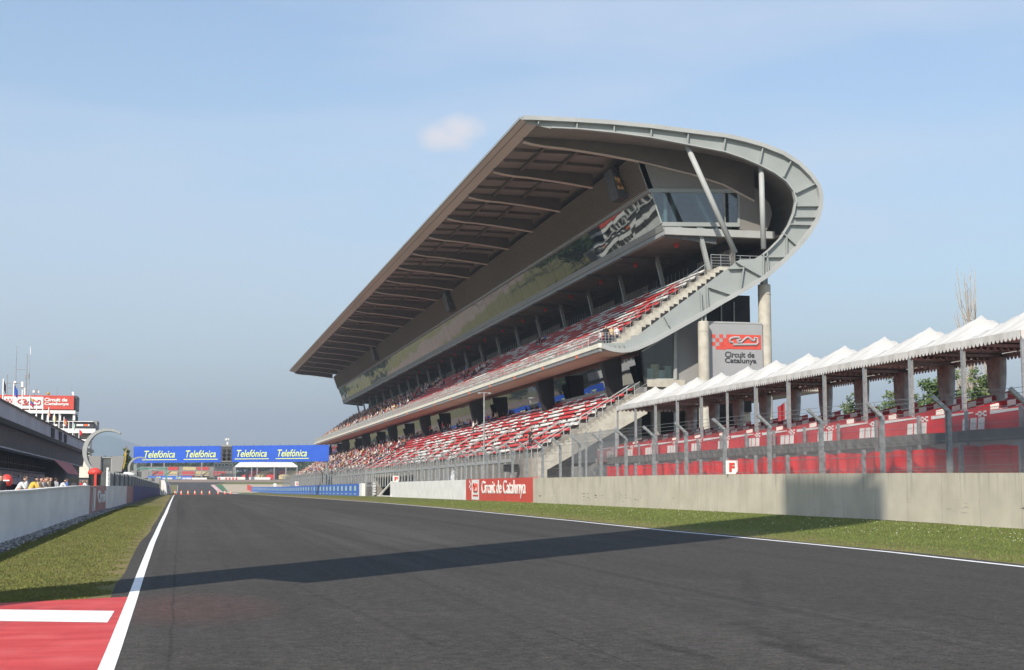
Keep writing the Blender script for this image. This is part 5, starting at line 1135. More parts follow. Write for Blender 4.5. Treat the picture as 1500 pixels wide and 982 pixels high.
mb=MB(); gbox(mb,sx(324),sx(339.6),ZB+.1,ZT+.1,.0,.2); lp=mb.build('lights_panel',M['screen_panel'],gt_)
mb=MB(); gbox(mb,sx(324),sx(339.6),ZT-.15,ZT+.2,.2,.3); gbox(mb,sx(324),sx(339.6),ZB+.1,ZB+.25,.2,.3); mb.build('panel_frame',M['cladding'],lp)
for i in range(2):
    for j in range(3): c=GP_(sx(328.3+i*7),ZB+.62+j*.78,.2); mb=MB(); mb.tube([c,c+gn*.12],.32,14); mb.build('signal_lens',M['lens_glass'],lp)
mb=MB()
for z in (ZB+.1,ZT-.1): mb.bar(GP_(0,z,-.1),GP_(1,z,-.1),.15); mb.bar(GP_(0,z,-1.3),GP_(1,z,-1.3),.15)
for i in range(24): mb.bar(GP_(i/24,ZB+.1,-.1),GP_((i+1)/24,ZT-.1,-.1),.08); mb.bar(GP_(i/24,ZB+.1,-1.3),GP_((i+1)/24,ZT-.1,-1.3),.08); mb.bar(GP_(i/24,ZB+.1,-.1),GP_(i/24,ZB+.1,-1.3),.08)
mb.build('truss',M['galvanised'],gt_)
for s,d in ((.006,-.1),(.006,-1.3),(.988,-.1),(.988,-1.3)):
    p=GP_(s,0,d); mb=MB(); mb.bar((p.x,p.y,.3),(p.x,p.y,ZT-.1),.36); mb.build('leg',M['galvanised'],gt_)
p=GP_(sx(331.5),ZT,-.5); mb=MB(); mb.bar(p,p+Vector((0,0,1.1)),.3); mb.bar(p+Vector((-.25,-.2,1.0)),p+Vector((-.25,-.2,1.35)),.35); mb.bar(p+Vector((-.3,0,1.25)),p+Vector((.3,0,1.25)),.3); mb.build('camera_head',M['white_paint'],gt_)
mb=MB()
for i in range(22): c=GP_((i+.5)/22,ZT+.05,.1); mb.bar(c,c+Vector((0,0,.12)),.25)
mb.build('top_lamps',M['steel'],gt_)
# teal gate frame by the pit exit
X=-5.5; Yt=yofx(196,-9); t=thing('teal_frame','teal painted goalpost frame beyond the left end of the gantry','frame',(-6,330,.6)); mb=MB(); xa,za=at(197,686.5,345);xb,zb=at(244,686.5,345)
mb.bar((xa,345,za),(xb,345,za),.35); mb.bar((xb,345,.5),(xb,345,za),.35); mb.bar((xa,345,.5),(xa,345,za),.35); mb.build('frame',M['teal_post'],t)
# cones across the straight
for i,(px) in enumerate((257,266,276,286,296,307.5,320,330,338)):
    X,Y=None,None
    Y=300+i*7; X=at(px,700,Y)[0]; z=g(Y)+.01
    t=thing('traffic_cone','tall orange and white cone, %s in the row across the far track'%['leftmost','second from the left','third from the left','fourth from the left','fifth from the left','sixth from the left','third from the right','second from the right','rightmost'][i],'cone',(X,Y,z),'cones across the track'); mb=MB(); mb.box(X-.28,X+.28,Y-.28,Y+.28,z,z+.06); mb.build('base',M['orange'],t)
    mb=MB(); n=10
    mb.lathe((X,Y,z+.06),[(.22,0),(.17,.3)],n,0); mb.lathe((X,Y,z+.06),[(.17,.3),(.12,.55)],n,1); mb.lathe((X,Y,z+.06),[(.12,.55),(.06,.85)],n,0); mb.build('cone',[M['orange'],M['white_paint']],t)
mb=MB(); 
for i in range(9):
    ya,yb=300+i*7-4,300+i*7+4; mb.add([(at(252+i*10.6,700,ya)[0],ya,g(ya)+.02),(at(262+i*10.6,700,yb)[0],yb,g(yb)+.02),(at(262+i*10.6,700,yb)[0],yb+2,g(yb+2)+.02),(at(252+i*10.6,700,ya)[0],ya+2,g(ya+2)+.02)],[(0,1,2,3)])
tag(mb.build('grid_line',M['white_line']),kind='structure')
# corner grandstand, barriers, canopy stand and trees at the first corner
FY_=860.0; q=lambda px,py,Y=FY_:at(px,py,Y)
fs_=thing('corner_grandstand','far grandstand with red and tan seat blocks seen under the start gantry','grandstand',(0,FY_,8)); 
def slope(mb,px0,px1,py0,py1,Y=FY_,k=0,rise=1.0):
    a=q(px0,py1,Y);b=q(px1,py0,Y+12); n=5
    for i in range(n):
        z0=a[1]+(b[1]-a[1])*i/n; z1=a[1]+(b[1]-a[1])*(i+1)/n; ya=Y+12*i/n; x0=q(px0,py1,ya)[0]; x1=q(px1-.6,py1,ya)[0]; mb.box(x0,x1,ya,ya+12/n,z0-1,z1,k)
mb=MB(); slope(mb,205,262,684,697); slope(mb,262,300,684,697); slope(mb,300,345,684,697); mb.build('terrace',M['concrete_dark'],fs_)
for i,(x0,x1,y0,y1,m) in enumerate([(223,240,690.5,697,'seat_red'),(242,260,690.5,697,'seat_yellow'),(246,261,684,690,'seat_red'),(266,285,690.5,697,'seat_red'),(287,306,690.5,697,'seat_yellow'),(268,287,684,690,'seat_yellow'),(289,306,684,690,'seat_red'),(312,331,690.5,697,'seat_red')]):
    mb=MB(); a=q(x0,y1,FY_-.8+ (6 if y0<688 else 0));b=q(x1,y0,FY_-.8+(6 if y0<688 else 0)); Yf=FY_-.8+(6 if y0<688 else 0); n=5
    for k in range(n): z0=a[1]+(b[1]-a[1])*k/n; mb.box(a[0],b[0],Yf+k*.9,Yf+k*.9+.6,z0,z0+(b[1]-a[1])/n*.85)
    mb.build('seat_block',M[m],fs_)
for px in (222,240.5,295.5): a=q(px,678);b=q(px,697); MB().bar((a[0],FY_-2,b[1]-1),(a[0],FY_-2,a[1]+1),.7).build('lamp_post',M['cladding'],fs_)
t=thing('scaffold_tower','dark scaffold frame under the lights panel at the far corner','scaffold',(15,FY_-6,8)); mb=MB()
for px in (314,319,324,329,336,341): a=q(px,678,FY_-6);b=q(px,698,FY_-6); mb.bar((a[0],FY_-6,b[1]-2),(a[0],FY_-6,a[1]+1),.5)
for py in (679,684,689): a=q(314,py,FY_-6);b=q(341,py,FY_-6); mb.bar((a[0],FY_-6,a[1]),(b[0],FY_-6,b[1]),.5)
a=q(315,684,FY_-5);b=q(340,690,FY_-5); mb.box(a[0],b[0],FY_-5.5,FY_-5,b[1],a[1]); mb.build('frame',M['steel_dark'],t)
t=thing('canopy_stand','far stand under a white canopy with red and tan seat rows','grandstand',(60,FY_,8)); Yc=FY_-10
a=q(344,683,Yc);b=q(436,683,Yc); top=q(352,677,Yc+10);top2=q(428,677,Yc+10); mb=MB(); mb.add([(a[0],Yc,a[1]),(b[0],Yc,b[1]),(top2[0],Yc+10,top[1]),(top[0],Yc+10,top[1]),(a[0],Yc,a[1]-.6),(b[0],Yc,b[1]-.6),(b[0],Yc+12,a[1]-.6),(a[0],Yc+12,a[1]-.6)],[(0,1,2,3),(4,5,1,0),(1,5,6,2),(0,3,7,4)]); mb.build('canopy',M['white_paint'],t)
for px in (344.5,368.5,376.5,401.5,418.5,435): x,z=q(px,698,Yc); mb=MB(); mb.bar((x,Yc+.3,z-2),(x,Yc+.3,a[1]-.4),.6); mb.build('post',M['cladding'],t)
for i in range(4):
    mb=MB(); 
    for k,(m,off) in enumerate((('seat_red',0),)):
        pa=q(354+i*18,697,Yc+3);pb_=q(366+i*18,697,Yc+3);pc=q(382+i*18,689.5,Yc+10);pd=q(370+i*18,689.5,Yc+10); mb.add([(pa[0],Yc+3,pa[1]),(pb_[0],Yc+3,pb_[1]),(pc[0],Yc+10,pc[1]),(pd[0],Yc+10,pd[1]),(pa[0],Yc+3,pa[1]-2),(pb_[0],Yc+3,pb_[1]-2),(pc[0],Yc+10,pc[1]-6),(pd[0],Yc+10,pd[1]-6)],[(0,1,2,3),(0,4,5,1),(1,5,6,2),(0,3,7,4)])
    mb.build('seat_block',M['seat_red' if i%2==0 else 'seat_yellow'],t)
def board(name,label,cat,px0,px1,py0,py1,Y,m,th=.4):
    a=q(px0,py1,Y);b=q(px1,py0,Y); t=thing(name,label,cat,((a[0]+b[0])/2,Y,a[1])); mb=MB(); mb.box(a[0],b[0],Y,Y+th,a[1]-.6,b[1]); mb.build('board',m,t); return t,a,b
Yb=838
t,a,b=board('sponsor_board','long blue board with white lettering below the corner grandstand','board',213,281,697.2,704,Yb,M['blue_wall'])
for x0,x1,lx0,lx1 in ((238,253,229.5,235),(267,281,258,265)):
    p=at(x0,702.4,Yb-.05);p2=at(x1,699.2,Yb-.05); text('lettering','movistar',(p[0],Yb-.05,p[1]),(1,0,0),(0,0,1),p2[0]-p[0],p2[1]-p[1],M['white_paint'],t,bold=.05)
    p=at(lx0,702,Yb-.05);p2=at(lx1,698.6,Yb-.05); w_=p2[0]-p[0];h_=p2[1]-p[1]; mb=MB(); mb.tube([(p[0]+w_*u,Yb-.1,p[1]+h_*v) for u,v in ((0,.2),(.15,.9),(.35,.95),(.5,.1),(.65,.1),(.8,.95),(.95,.8),(1,.3))],.22,6); mb.build('emblem',M['lime_text'],t)
board('tyre_barrier','white barrier with pointed end right of the blue far board','barrier',281,303,700,704.4,Yb-2,M['white_paint'],1.5)
t,a,b=board('tyre_barrier','white far barrier with red blocks below the canopy stand','barrier',319,373,699,703.8,Yb-4,M['white_paint'],1.5)
for x0 in (320,330,335,340,345): p=at(x0,703.5,Yb-4.1);p2=at(x0+2.6,699.8,Yb-4.1); MB().box(p[0],p2[0],Yb-4.08,Yb-4.02,p[1],p2[1]).build('red_block',M['red_paint'],t)
board('tyre_barrier','white far barrier ending at the debris fence','barrier',373,396,699.4,701.6,Yb-8,M['white_paint'],1.5)
for px in (362,405.5): 
    x,z=q(px,700,Yb-9); t=thing('tyre_stack','dark stack of tyres %s the far canopy'%('under the left part of' if px<400 else 'under the right part of'),'tyres',(x,Yb-9,8)); mb=MB()
    for i in range(6): mb.lathe((x,Yb-9,7+i*1.0),[(.9,.0),(1.1,.25),(1.1,.7),(.9,.95)],12)
    mb.build('tyres',M['black_box'],t)
# tree belt behind the corner
rnd=random.Random(3)
spec=[(186,660,10,330),(178,672,8,345),(205,684,10,900),(228,680,11,905),(250,680,10,915),(272,679,11,905),(294,681,10,910),(318,680,11,900),(338,681,10,915),(356,677,11,925),(374,680,11,930),(392,678,12,925),(410,679,11,930),(428,676,12,925),(446,675,12,920),(466,676,12,925),(150,676,9,900),(120,680,10,905)]
names=['dark green tree just left of the gantry board','lower tree left of the gantry board']+['rounded far tree of the belt behind the corner grandstand']*16
for i,(px,py,r,Y) in enumerate(spec):
    x,z=at(px,py,Y); zb=g(Y)+ (6 if Y>800 else 0); h=max(z-zb,4); s=r*Y/2204
    if Y<400: tree('tree',names[i],(x,Y,zb),h*1.12,s*1.1,h*.5,1500,[M['leaf_b'],M['leaf_a']],.34,seed=50+i,limbs=12,trunk=.25)
    else: tree('tree',names[i],(x,Y,zb-2),h+4,s*1.5,h*.7,1700,[M['far_leaf'],M['leaf_b']],.8,seed=50+i,limbs=14,trunk=.4,group='tree belt behind the far corner')
# low bank the corner stand sits on
mb=MB(); mb.add([(-140,905,7.0),(180,905,7.0),(180,935,13),(-140,935,13),(-140,990,13),(180,990,13)],[(0,1,2,3),(3,2,5,4)]); tag(mb.build('grass_bank',M['grass_ground']),kind='structure')

# wood beyond the paddock, far off to the left (seen mirrored in the grandstand glazing)
mb=MB(); rnd=random.Random(9)
for i in range(110):
    cy=360+rnd.random()*1250; cx=-(.10*cy+28)-rnd.random()**1.5*(40+.16*cy)
    h=rnd.uniform(10,17); z0=g(cy); mb.tube([(cx,cy,z0),(cx,cy,z0+h*.7)],[.4,.15],5,2)
    for _ in range(330):
        d=Vector((rnd.gauss(0,1),rnd.gauss(0,1),rnd.gauss(0,.9))).normalized()*h*.36*rnd.random()**.35; p=Vector((cx,cy,z0+h*.58))+Vector((d.x,d.y,d.z*1.1)); s=rnd.uniform(.5,1.2); u=Vector((rnd.gauss(0,1),rnd.gauss(0,1),rnd.gauss(0,1))).normalized()*s; v=u.orthogonal().normalized()*s*.8; mb.add([p-u,p-v,p+u,p+v],[(0,1,2,3)],rnd.randint(0,1))
tag(mb.build('woods',[M['far_leaf'],M['leaf_b'],M['bark']]),'far-off dark green wood beyond the paddock on the left','wood',kind='stuff')
# ================================================================== PEOPLE
def figure(pose,hscale=1.0):                                         # one continuous skinned body; returns mesh with slots shirt, trousers, skin, hair
    if pose=='stand': J={'hip':(0,0,.95),'chest':(0,.02,1.28),'neck':(0,.03,1.48),'head':(0,.01,1.58),'crown':(0,.02,1.72),'sl':(-.19,.03,1.42),'el':(-.25,.05,1.14),'wl':(-.23,-.06,.90),'hl':(-.22,-.08,.82),'sr':(.19,.03,1.42),'er':(.25,.05,1.14),'wr':(.22,-.08,.92),'hr':(.21,-.11,.84),'ll':(-.10,0,.90),'kl':(-.11,-.02,.50),'al':(-.12,.03,.09),'tl':(-.13,-.13,.04),'lr':(.10,0,.90),'kr':(.11,-.02,.50),'ar':(.12,.03,.09),'tr':(.13,-.13,.04)}
    elif pose=='lean': J={'hip':(0,.12,.95),'chest':(0,-.06,1.24),'neck':(0,-.16,1.40),'head':(0,-.22,1.49),'crown':(0,-.25,1.62),'sl':(-.19,-.10,1.35),'el':(-.28,-.22,1.12),'wl':(-.16,-.42,1.10),'hl':(-.10,-.48,1.11),'sr':(.19,-.10,1.35),'er':(.28,-.22,1.12),'wr':(.16,-.42,1.10),'hr':(.10,-.48,1.11),'ll':(-.10,.12,.90),'kl':(-.11,.06,.50),'al':(-.12,.10,.09),'tl':(-.13,-.06,.04),'lr':(.10,.12,.90),'kr':(.11,.10,.50),'ar':(.12,.16,.09),'tr':(.13,0,.04)}
    else: J={'hip':(0,0,.10),'chest':(0,-.03,.42),'neck':(0,-.03,.62),'head':(0,-.07,.72),'crown':(0,-.07,.86),'sl':(-.19,-.02,.56),'el':(-.25,-.08,.30),'wl':(-.14,-.30,.22),'hl':(-.10,-.37,.22),'sr':(.19,-.02,.56),'er':(.25,-.08,.30),'wr':(.14,-.30,.22),'hr':(.10,-.37,.22),'ll':(-.10,-.05,.09),'kl':(-.12,-.44,.12),'al':(-.12,-.46,-.33),'tl':(-.12,-.60,-.38),'lr':(.10,-.05,.09),'kr':(.12,-.44,.12),'ar':(.12,-.46,-.33),'tr':(.12,-.60,-.38)}
    Rr={'hip':.15,'chest':.165,'neck':.06,'head':.105,'crown':.085,'s':.075,'e':.052,'w':.036,'h':.045,'l':.10,'k':.065,'a':.045,'t':.042}
    ed=[('hip','chest'),('chest','neck'),('neck','head'),('head','crown'),('chest','sl'),('sl','el'),('el','wl'),('wl','hl'),('chest','sr'),('sr','er'),('er','wr'),('wr','hr'),('hip','ll'),('ll','kl'),('kl','al'),('al','tl'),('hip','lr'),('lr','kr'),('kr','ar'),('ar','tr')]
    ks=list(J); me=bpy.data.meshes.new('body'); me.from_pydata([J[k] for k in ks],[(ks.index(a),ks.index(b)) for a,b in ed],[])
    o=bpy.data.objects.new('tmp',me); col.objects.link(o); sk=o.modifiers.new('s','SKIN'); 
    if not me.skin_vertices: me.attributes.new('skin','FLOAT','POINT') if False else None
    bm=bmesh.new(); bm.from_mesh(me); ly=bm.verts.layers.skin.verify()
    bm.verts.ensure_lookup_table()
    for i,k in enumerate(ks):
        r=Rr.get(k,Rr.get(k[0],.06)); bm.verts[i][ly].radius=(r*(1.15 if k in('hip','chest') else 1),r*(.78 if k in('hip','chest') else 1)); bm.verts[i][ly].use_root=(k=='hip')
    bm.to_mesh(me); bm.free(); ss=o.modifiers.new('u','SUBSURF'); ss.levels=1; ss.render_levels=1
    dg=bpy.context.evaluated_depsgraph_get(); m2=bpy.data.meshes.new_from_object(o.evaluated_get(dg)); bpy.data.objects.remove(o)
    hz=J['neck'][2]; hc=J['head'][2]; hy=J['head'][1]; hipz=J['hip'][2]
    for p in m2.polygons:
        c=p.center
        if c.z>hz+.02 and abs(c.x)<.16: k=3 if (c.z>hc+.085 or c.y>hy+.035) else 2
        elif abs(c.x)>.12 and ((pose!='sit' and c.z<1.16) or (pose=='sit' and c.y<-.16 and c.z>.18)) and (c.z>.70 if pose!='sit' else True) and (abs(c.x)>.17 or pose!='stand'): k=2 if not(pose=='sit' and c.z<.20) else 1
        elif (pose!='sit' and c.z<hipz+.05) or (pose=='sit' and (c.z<.16 or c.y<-.3) and c.z<.22): k=1
        else: k=0
        p.material_index=k; p.use_smooth=True
    return m2
BM={}
def body(pose,shirt):
    if pose not in BM: BM[pose]=figure(pose)
    if (pose,shirt) not in BM:
        m=BM[pose].copy(); ix=[p.material_index for p in m.polygons]; m.materials.clear()
        for x in (SH[shirt],M['trousers'],M['skin'],M['hair']): m.materials.append(x)
        m.polygons.foreach_set('material_index',ix)
        BM[(pose,shirt)]=m
    return BM[(pose,shirt)]
SN=['white','red','black','tan','blue','yellow','grey']
def person(pose,shirt,loc,rz,label,group=None,s=1.0):
    o=bpy.data.objects.new('person',body(pose,shirt)); col.objects.link(o); o.location=loc; o.rotation_euler=(0,0,rz); o.scale=(s,s,s); BASE[o.name]=tuple(loc); return tag(o,label,'person',group)
FACE=-math.pi/2                                                     # stand figures face -Y; this turns them towards the track (-X)
rnd=random.Random(11)
lowz=lambda i:lz+i*LH+LH+.42; upz=lambda i:uz+i*RH+RH+.42
spots=[]
for i in range(NU-1):
    for _ in range(60):
        y=250+137*(1-rnd.random()**1.7); spots.append((1,i,y))
for i in range(NL):
    for _ in range(75):
        y=232+154*(1-rnd.random()**2.0); spots.append((0,i,y))
for _ in range(26): spots.append((0,NL-1,rnd.uniform(165,250)))
for _ in range(14): spots.append((1,rnd.choice([5,6,7]),rnd.uniform(190,250)))
rnd.shuffle(spots)
spots.sort(key=lambda s:s[2])
lone=spots[:262]; rest=spots[262:]
for t_,i,y in lone:
    sh=rnd.choice([0,0,0,6,1,1,2,2,2,3,6,4,0,5 if rnd.random()<.4 else 2]); x=(ux+.9+i*RD if t_ else lx+.4+i*LD)+.45; z=upz(i) if t_ else lowz(i)
    person('sit',sh,(x,y,z),FACE+rnd.uniform(-.3,.3),'spectator in a %s top seated in the far %s tier crowd'%(SN[sh],'upper' if t_ else 'lower'),'spectators in the main grandstand',rnd.uniform(.95,1.08))
# the rest of the far crowd reads as one mass
mbm={}
src=BM['sit']; vs0=[v.co.copy() for v in src.vertices]; fs0=[(tuple(p.vertices),p.material_index) for p in src.polygons]
mb=MB()
for t_,i,y in rest:
    sh=rnd.choice([0,0,0,6,1,1,2,2,2,3,6,4,0,5 if rnd.random()<.4 else 2]); x=(ux+.9+i*RD if t_ else lx+.4+i*LD)+.45; z=upz(i) if t_ else lowz(i); n=len(mb.v); a=rnd.uniform(-.3,.3)+FACE; ca,sa=math.cos(a),math.sin(a)
    mb.v+=[(x+v.x*ca-v.y*sa,y+v.x*sa+v.y*ca,z+v.z) for v in vs0]
    for f,k in fs0: mb.f.append(tuple(j+n for j in f)); mb.m.append(sh if k==0 else 6+k)
o=mb.build('crowd',SH+[M['trousers'],M['skin'],M['hair']]); tag(o,'dense far crowd filling both tiers at the far end of the main grandstand','crowd',kind='stuff')
# named few near the camera side
def at_row(t_,i,y,pose,sh,label,face=FACE,s=1.0):
    x=(ux+.9+i*RD if t_ else lx+.4+i*LD)+(.45 if pose=='sit' else .1); z=(upz(i) if t_ else lowz(i)) if pose=='sit' else ((uz+i*RH+RH) if t_ else (lz+i*LH+LH))
    return person(pose,sh,(x,y,z),face,label,None,s)
at_row(0,1,yofx(770,29.6),'stand',2,'person in a dark jacket standing low on the near lower seats',FACE+.5)
at_row(0,7,yofx(690,34.6),'stand',0,'person in a pale top standing in the middle of the lower seats')
at_row(0,9,yofx(690,36),'sit',0,'person in a white top seated high on the lower tier')
at_row(0,2,yofx(570,30.5),'stand',2,'person in black on a lower stair near the gate')
at_row(0,10,yofx(648,36.8),'sit',2,'person in black on the top row of the lower tier'); at_row(0,10,yofx(643,36.8),'stand',1,'person in red standing on the top row of the lower tier'); at_row(0,10,yofx(625,36.8),'stand',1,'person in a red jacket by a dark column on the lower tier top row')
at_row(1,7,yofx(668,40),'stand',4,'person in blue standing in the middle of the upper tier'); at_row(1,7,yofx(662,40),'sit',0,'person in white seated beside the one in blue on the upper tier')
at_row(1,8,yofx(772,41),'sit',2,'person in black seated high in the upper tier below a strut'); at_row(1,8,yofx(780,41),'sit',4,'person in blue seated high in the upper tier below a strut')
for i,(dx,dy,sh,l) in enumerate(((.55,.9,2,'person in a black top leaning on the upper corner rail'),(1.15,1.2,3,'person in a tan top standing in the upper corner cage'),(1.55,.9,0,'person in a white shirt at the right of the upper corner cage'),(1.0,2.2,6,'person in a grey top at the back of the upper corner cage'))):
    person('stand',sh,(ux+dx,Y0+dy,uz+.02),.3*i-.3,l)
person('stand',0,(ux+1.0,yofx(871,35),uz),FACE,'person in white at the upper tier front rail near the corner')
# people behind the pit wall
PP=[(28,718,'lean',0,'person in a white shirt leaning over the pit wall, broad back turned',63),(38,715,'stand',0,'person in a white shirt turned sideways beside the leaning one at the pit wall',64),(46,718,'lean',5,'person with a yellow rucksack bending at the pit wall',66),(54,716,'lean',3,'person in a cream shirt at the pit wall',69),(62,716,'lean',6,'person in grey at the pit wall right of the cream shirt',74),(70,716,'stand',3,'person with a tan top behind the pit wall',80),(75,716,'stand',2,'person in black in the middle of the pit wall group',84),(82,716,'stand',6,'person in grey behind the pit wall, right of the middle',88),(90,716,'lean',0,'person in white low behind the pit wall',92),(98,716,'stand',4,'person in a pale blue shirt near the loudspeaker',96),(122,715,'lean',0,'person in white and red crouched between loudspeaker and red parasol',100),(116,715,'lean',1,'person in red just right of the loudspeaker',100),(2,716,'stand',2,'person in a dark top at the left edge behind the pit wall',58),(66,716,'stand',1,'person in a red top at the back of the pit wall group',82)]
for px,py,pose,sh,lab,Y in PP:
    X=at(px,700,Y)[0]; X=min(X,pw(Y)-.5)
    person(pose,sh,(X,Y,g(Y)+.02),rnd.uniform(1.2,2.0) if pose=='lean' else rnd.uniform(.6,2.4),lab,None,1.0)
X=at(8,705,61)[0]; t=thing('red_helmet','round glossy red crash helmet resting on the pit wall at the left','helmet',(X,60,1.5)); mb=MB(); prof=[(.02,0),(.16,.0),(.22,.1),(.24,.22),(.2,.36),(.1,.44),(.02,.46)]; mb.lathe((X+.15,60,g(60)+1.28),prof,18); mb.build('shell',M['red_paint'],t,smooth=True); mb=MB(); mb.bar((X+.02,59.76,g(60)+1.5),(X+.28,59.76,g(60)+1.5),.03,.05); mb.build('visor_mark',M['white_paint'],t)
# ================================================================== SHADOW CASTER, LIGHT, SKY, CAMERA
AZ=Vector((.585,.811,0)).normalized(); ELEV=math.radians(38.5)
def slab(mb,c,w0,w1,z0,z1,dep,k=0):                                 # slab across the sun, from offset w0 to w1 along ND
    nd=Vector((AZ.y,-AZ.x,0)); vs=[]
    for z in (z0,z1):
        for a,b in ((w0,-dep),(w1,-dep),(w1,dep),(w0,dep)): p=c+nd*a+AZ*b; vs.append((p.x,p.y,z))
    mb.add(vs,[(3,2,1,0),(4,5,6,7),(0,1,5,4),(1,2,6,5),(2,3,7,6),(3,0,4,7)],k)
t=caster_; pc=Vector((-6.3,0,0)); 
# foot of the shaft lies on the line of the shadow's far edge
s_=(-6.3-(-.64))/AZ.x; pc.y=24.34+s_*AZ.y
tl_=math.tan(ELEV); Lw=(26.6+6.3)/AZ.x; zc=lambda X:(X+6.3)/AZ.x*tl_
BASE[t.name]=(-6.3,13.5,0)
ztop=lambda X,w:(X+6.3-nd_.x*w)/AZ.x*tl_                             # height at offset w whose shadow falls at lateral X (ground level)
nd_=Vector((AZ.y,-AZ.x,0))
def sheet_slab(mb,pts,dep):                                         # pts: (w, z) outline across the sun
    n=len(pts); mb.add([tuple(pc+nd_*w-AZ*dep+Vector((0,0,z))) for w,z in pts]+[tuple(pc+nd_*w+AZ*dep+Vector((0,0,z))) for w,z in pts],[tuple(range(n)),tuple(range(2*n-1,n-1,-1))]+[(i,n+i,n+(i+1)%n,(i+1)%n) for i in range(n)])
mb=MB(); sheet_slab(mb,[(0,-.2),(1.75,-.2),(1.75,ztop(1.5,1.75)),(3.05,ztop(2.2,3.05)),(4.3,ztop(14,4.3)),(5.35,ztop(24,5.35)),(5.35,ztop(26.9,5.35)+2.0),(-.25,ztop(26.7,-.25)+2.0),(-.1,ztop(14,-.1))],.4); mb.build('shaft',M['concrete'],t)
mb=MB(); sheet_slab(mb,[(7.2,ztop(29,7.2)+.9),(15,ztop(29,15)+.9),(15,ztop(32,15)+4.4),(7.2,ztop(32,7.2)+4.4)],.2); mb.build('head',M['metal_pale'],t)  # offset board added only to throw shadow on the tarpaulins and banners
mb=MB(); mb.bar(tuple(pc+nd_*2.6+Vector((0,0,ztop(26.6,2.6)+1.5))),tuple(pc+nd_*11+Vector((0,0,ztop(30,11)+3))),.25); mb.build('boom',M['metal_pale'],t)
w=bpy.data.worlds.new('World'); scene.world=w; w.use_nodes=True; N=w.node_tree.nodes; L=w.node_tree.links; bg=N['Background']
sky=N.new('ShaderNodeTexSky'); sky.sky_type='NISHITA'; sky.sun_disc=False; sky.sun_elevation=ELEV; sky.sun_rotation=math.atan2(-AZ.x,-AZ.y); sky.altitude=150; sky.air_density=1.2; sky.dust_density=.8; sky.ozone_density=2.2
tc=N.new('ShaderNodeTexCoord'); 
n1=noise(N,L,tc.outputs['Generated'],2.2,7,(1.0,1.0,5.5)); n2=noise(N,L,tc.outputs['Generated'],1.1,3,(1,1,2.0))
f=mth(N,L,'MULTIPLY',mapr(N,L,n1,.42,.78),mapr(N,L,n2,.35,.65)); f=mth(N,L,'MULTIPLY',f,.8)
c=mixc(N,L,f,sky.outputs[0],(5.0,5.3,5.9))
def vdot(v):
    x=N.new('ShaderNodeVectorMath'); x.operation='DOT_PRODUCT'; L.new(tc.outputs['Generated'],x.inputs[0]); x.inputs[1].default_value=v; return x.outputs['Value']
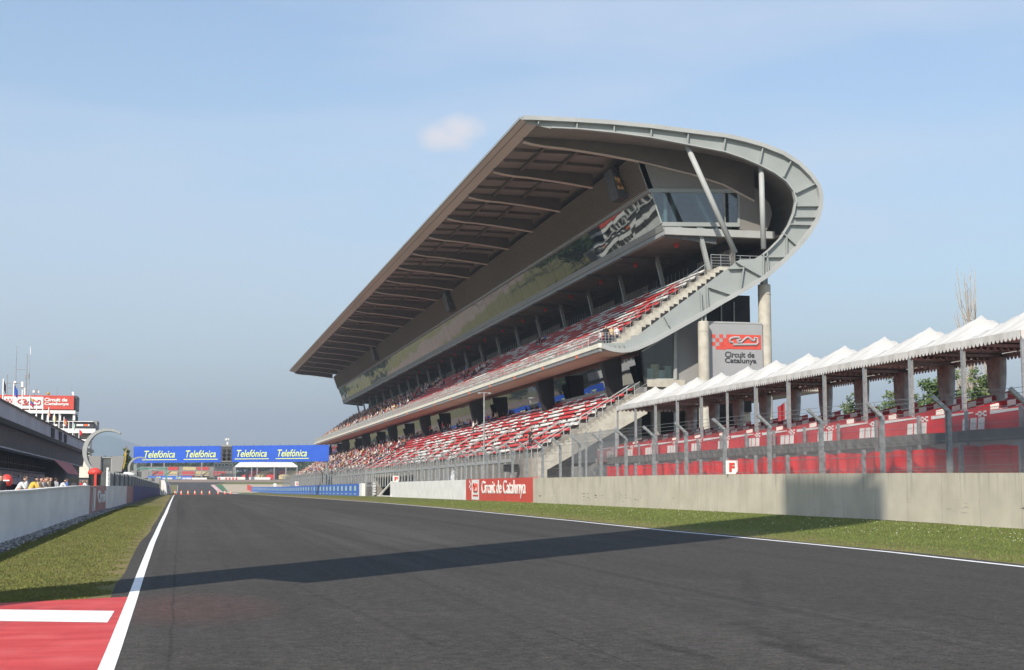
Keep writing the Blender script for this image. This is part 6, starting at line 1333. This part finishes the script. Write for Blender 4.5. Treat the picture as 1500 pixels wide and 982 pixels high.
def cumulus(c,px,py,blobs,amt,tone):                                 # soft cumulus as part of the procedural sky: overlapping puffs in a fixed sky direction
    d0=Vector(ray(px,py)).normalized(); rt=d0.cross(Vector((0,0,1))).normalized(); up=rt.cross(d0)
    u=vdot(rt); v=vdot(up); fw=vdot(d0); nz=noise(N,L,tc.outputs['Generated'],70,6); nz2=noise(N,L,tc.outputs['Generated'],26,4); tot=None
    for bx_,bz_,rx,rz in blobs:
        a_=mth(N,L,'DIVIDE',mth(N,L,'SUBTRACT',u,bx_/FPX),rx/FPX); b_=mth(N,L,'DIVIDE',mth(N,L,'SUBTRACT',v,bz_/FPX),rz/FPX)
        r_=mth(N,L,'SQRT',mth(N,L,'ADD',mth(N,L,'MULTIPLY',a_,a_),mth(N,L,'MULTIPLY',b_,b_)))
        r_=mth(N,L,'ADD',r_,mth(N,L,'ADD',mth(N,L,'MULTIPLY_ADD',nz,.9,-.45),mth(N,L,'MULTIPLY_ADD',nz2,.8,-.4)))
        k_=mapr(N,L,r_,1.1,.25,0,1); tot=k_ if tot is None else mth(N,L,'MAXIMUM',tot,k_)
    tot=mth(N,L,'MULTIPLY',mth(N,L,'SMOOTH_MIN',tot,1.0,.3),mapr(N,L,fw,.9,.91))
    return mixc(N,L,mth(N,L,'MULTIPLY',tot,amt),c,tone)
c=cumulus(c,660,197,[(-16,-4,36,22),(14,5,38,26),(-1,-6,48,20)],.9,(5.7,5.45,5.6))
c=cumulus(c,124,522,[(0,0,34,9),(14,2,20,7)],.35,(5.2,4.8,4.8))
L.new(c,bg.inputs[0]); bg.inputs[1].default_value=.124
sl=bpy.data.lights.new('sun','SUN'); sl.energy=5.0; sl.angle=math.radians(.53); sl.color=(1.0,.93,.82); so=bpy.data.objects.new('sun',sl); col.objects.link(so)
d=Vector((AZ.x*math.cos(ELEV),AZ.y*math.cos(ELEV),-math.sin(ELEV))); so.rotation_euler=d.to_track_quat('-Z','Y').to_euler(); so.location=(-60,-60,80)
# small cumulus above the grandstand
HAZE=True
if HAZE:
    mb=MB(); mb.box(-9500,9500,-1500,11000,-6,520); o=mb.build('haze',bpy.data.materials.new('haze_air')); tag(o,kind='stuff'); m=o.data.materials[0]; m.use_nodes=True; N=m.node_tree.nodes; L=m.node_tree.links; N.remove(N['Principled BSDF']); v=N.new('ShaderNodeVolumePrincipled'); v.inputs['Color'].default_value=(.74,.84,.97,1); v.inputs['Density'].default_value=.00028; v.inputs['Anisotropy'].default_value=.2; L.new(v.outputs[0],N['Material Output'].inputs['Volume'])
    o.display_type='WIRE'
cam=bpy.data.cameras.new('camera'); co=bpy.data.objects.new('camera',cam); col.objects.link(co); co.location=(0,0,CAMH); co.rotation_euler=(math.pi/2+TH,0,-PSI); cam.sensor_width=36; cam.lens=FPX/1500*36; cam.clip_end=30000; cam.clip_start=.1; scene.camera=co
scene.view_settings.view_transform='Standard'; scene.view_settings.look='None'; scene.view_settings.exposure=.52; scene.view_settings.gamma=1
scene.render.engine='CYCLES'; scene.cycles.use_denoising=True; scene.cycles.max_bounces=6; scene.cycles.transparent_max_bounces=48; scene.cycles.volume_bounces=0; scene.cycles.sample_clamp_indirect=6

for o in bpy.data.objects:  # LABELCHK
    if o.get('label') and not 4<=len(o['label'].split())<=16: print('LABEL',len(o['label'].split()),o['label'])
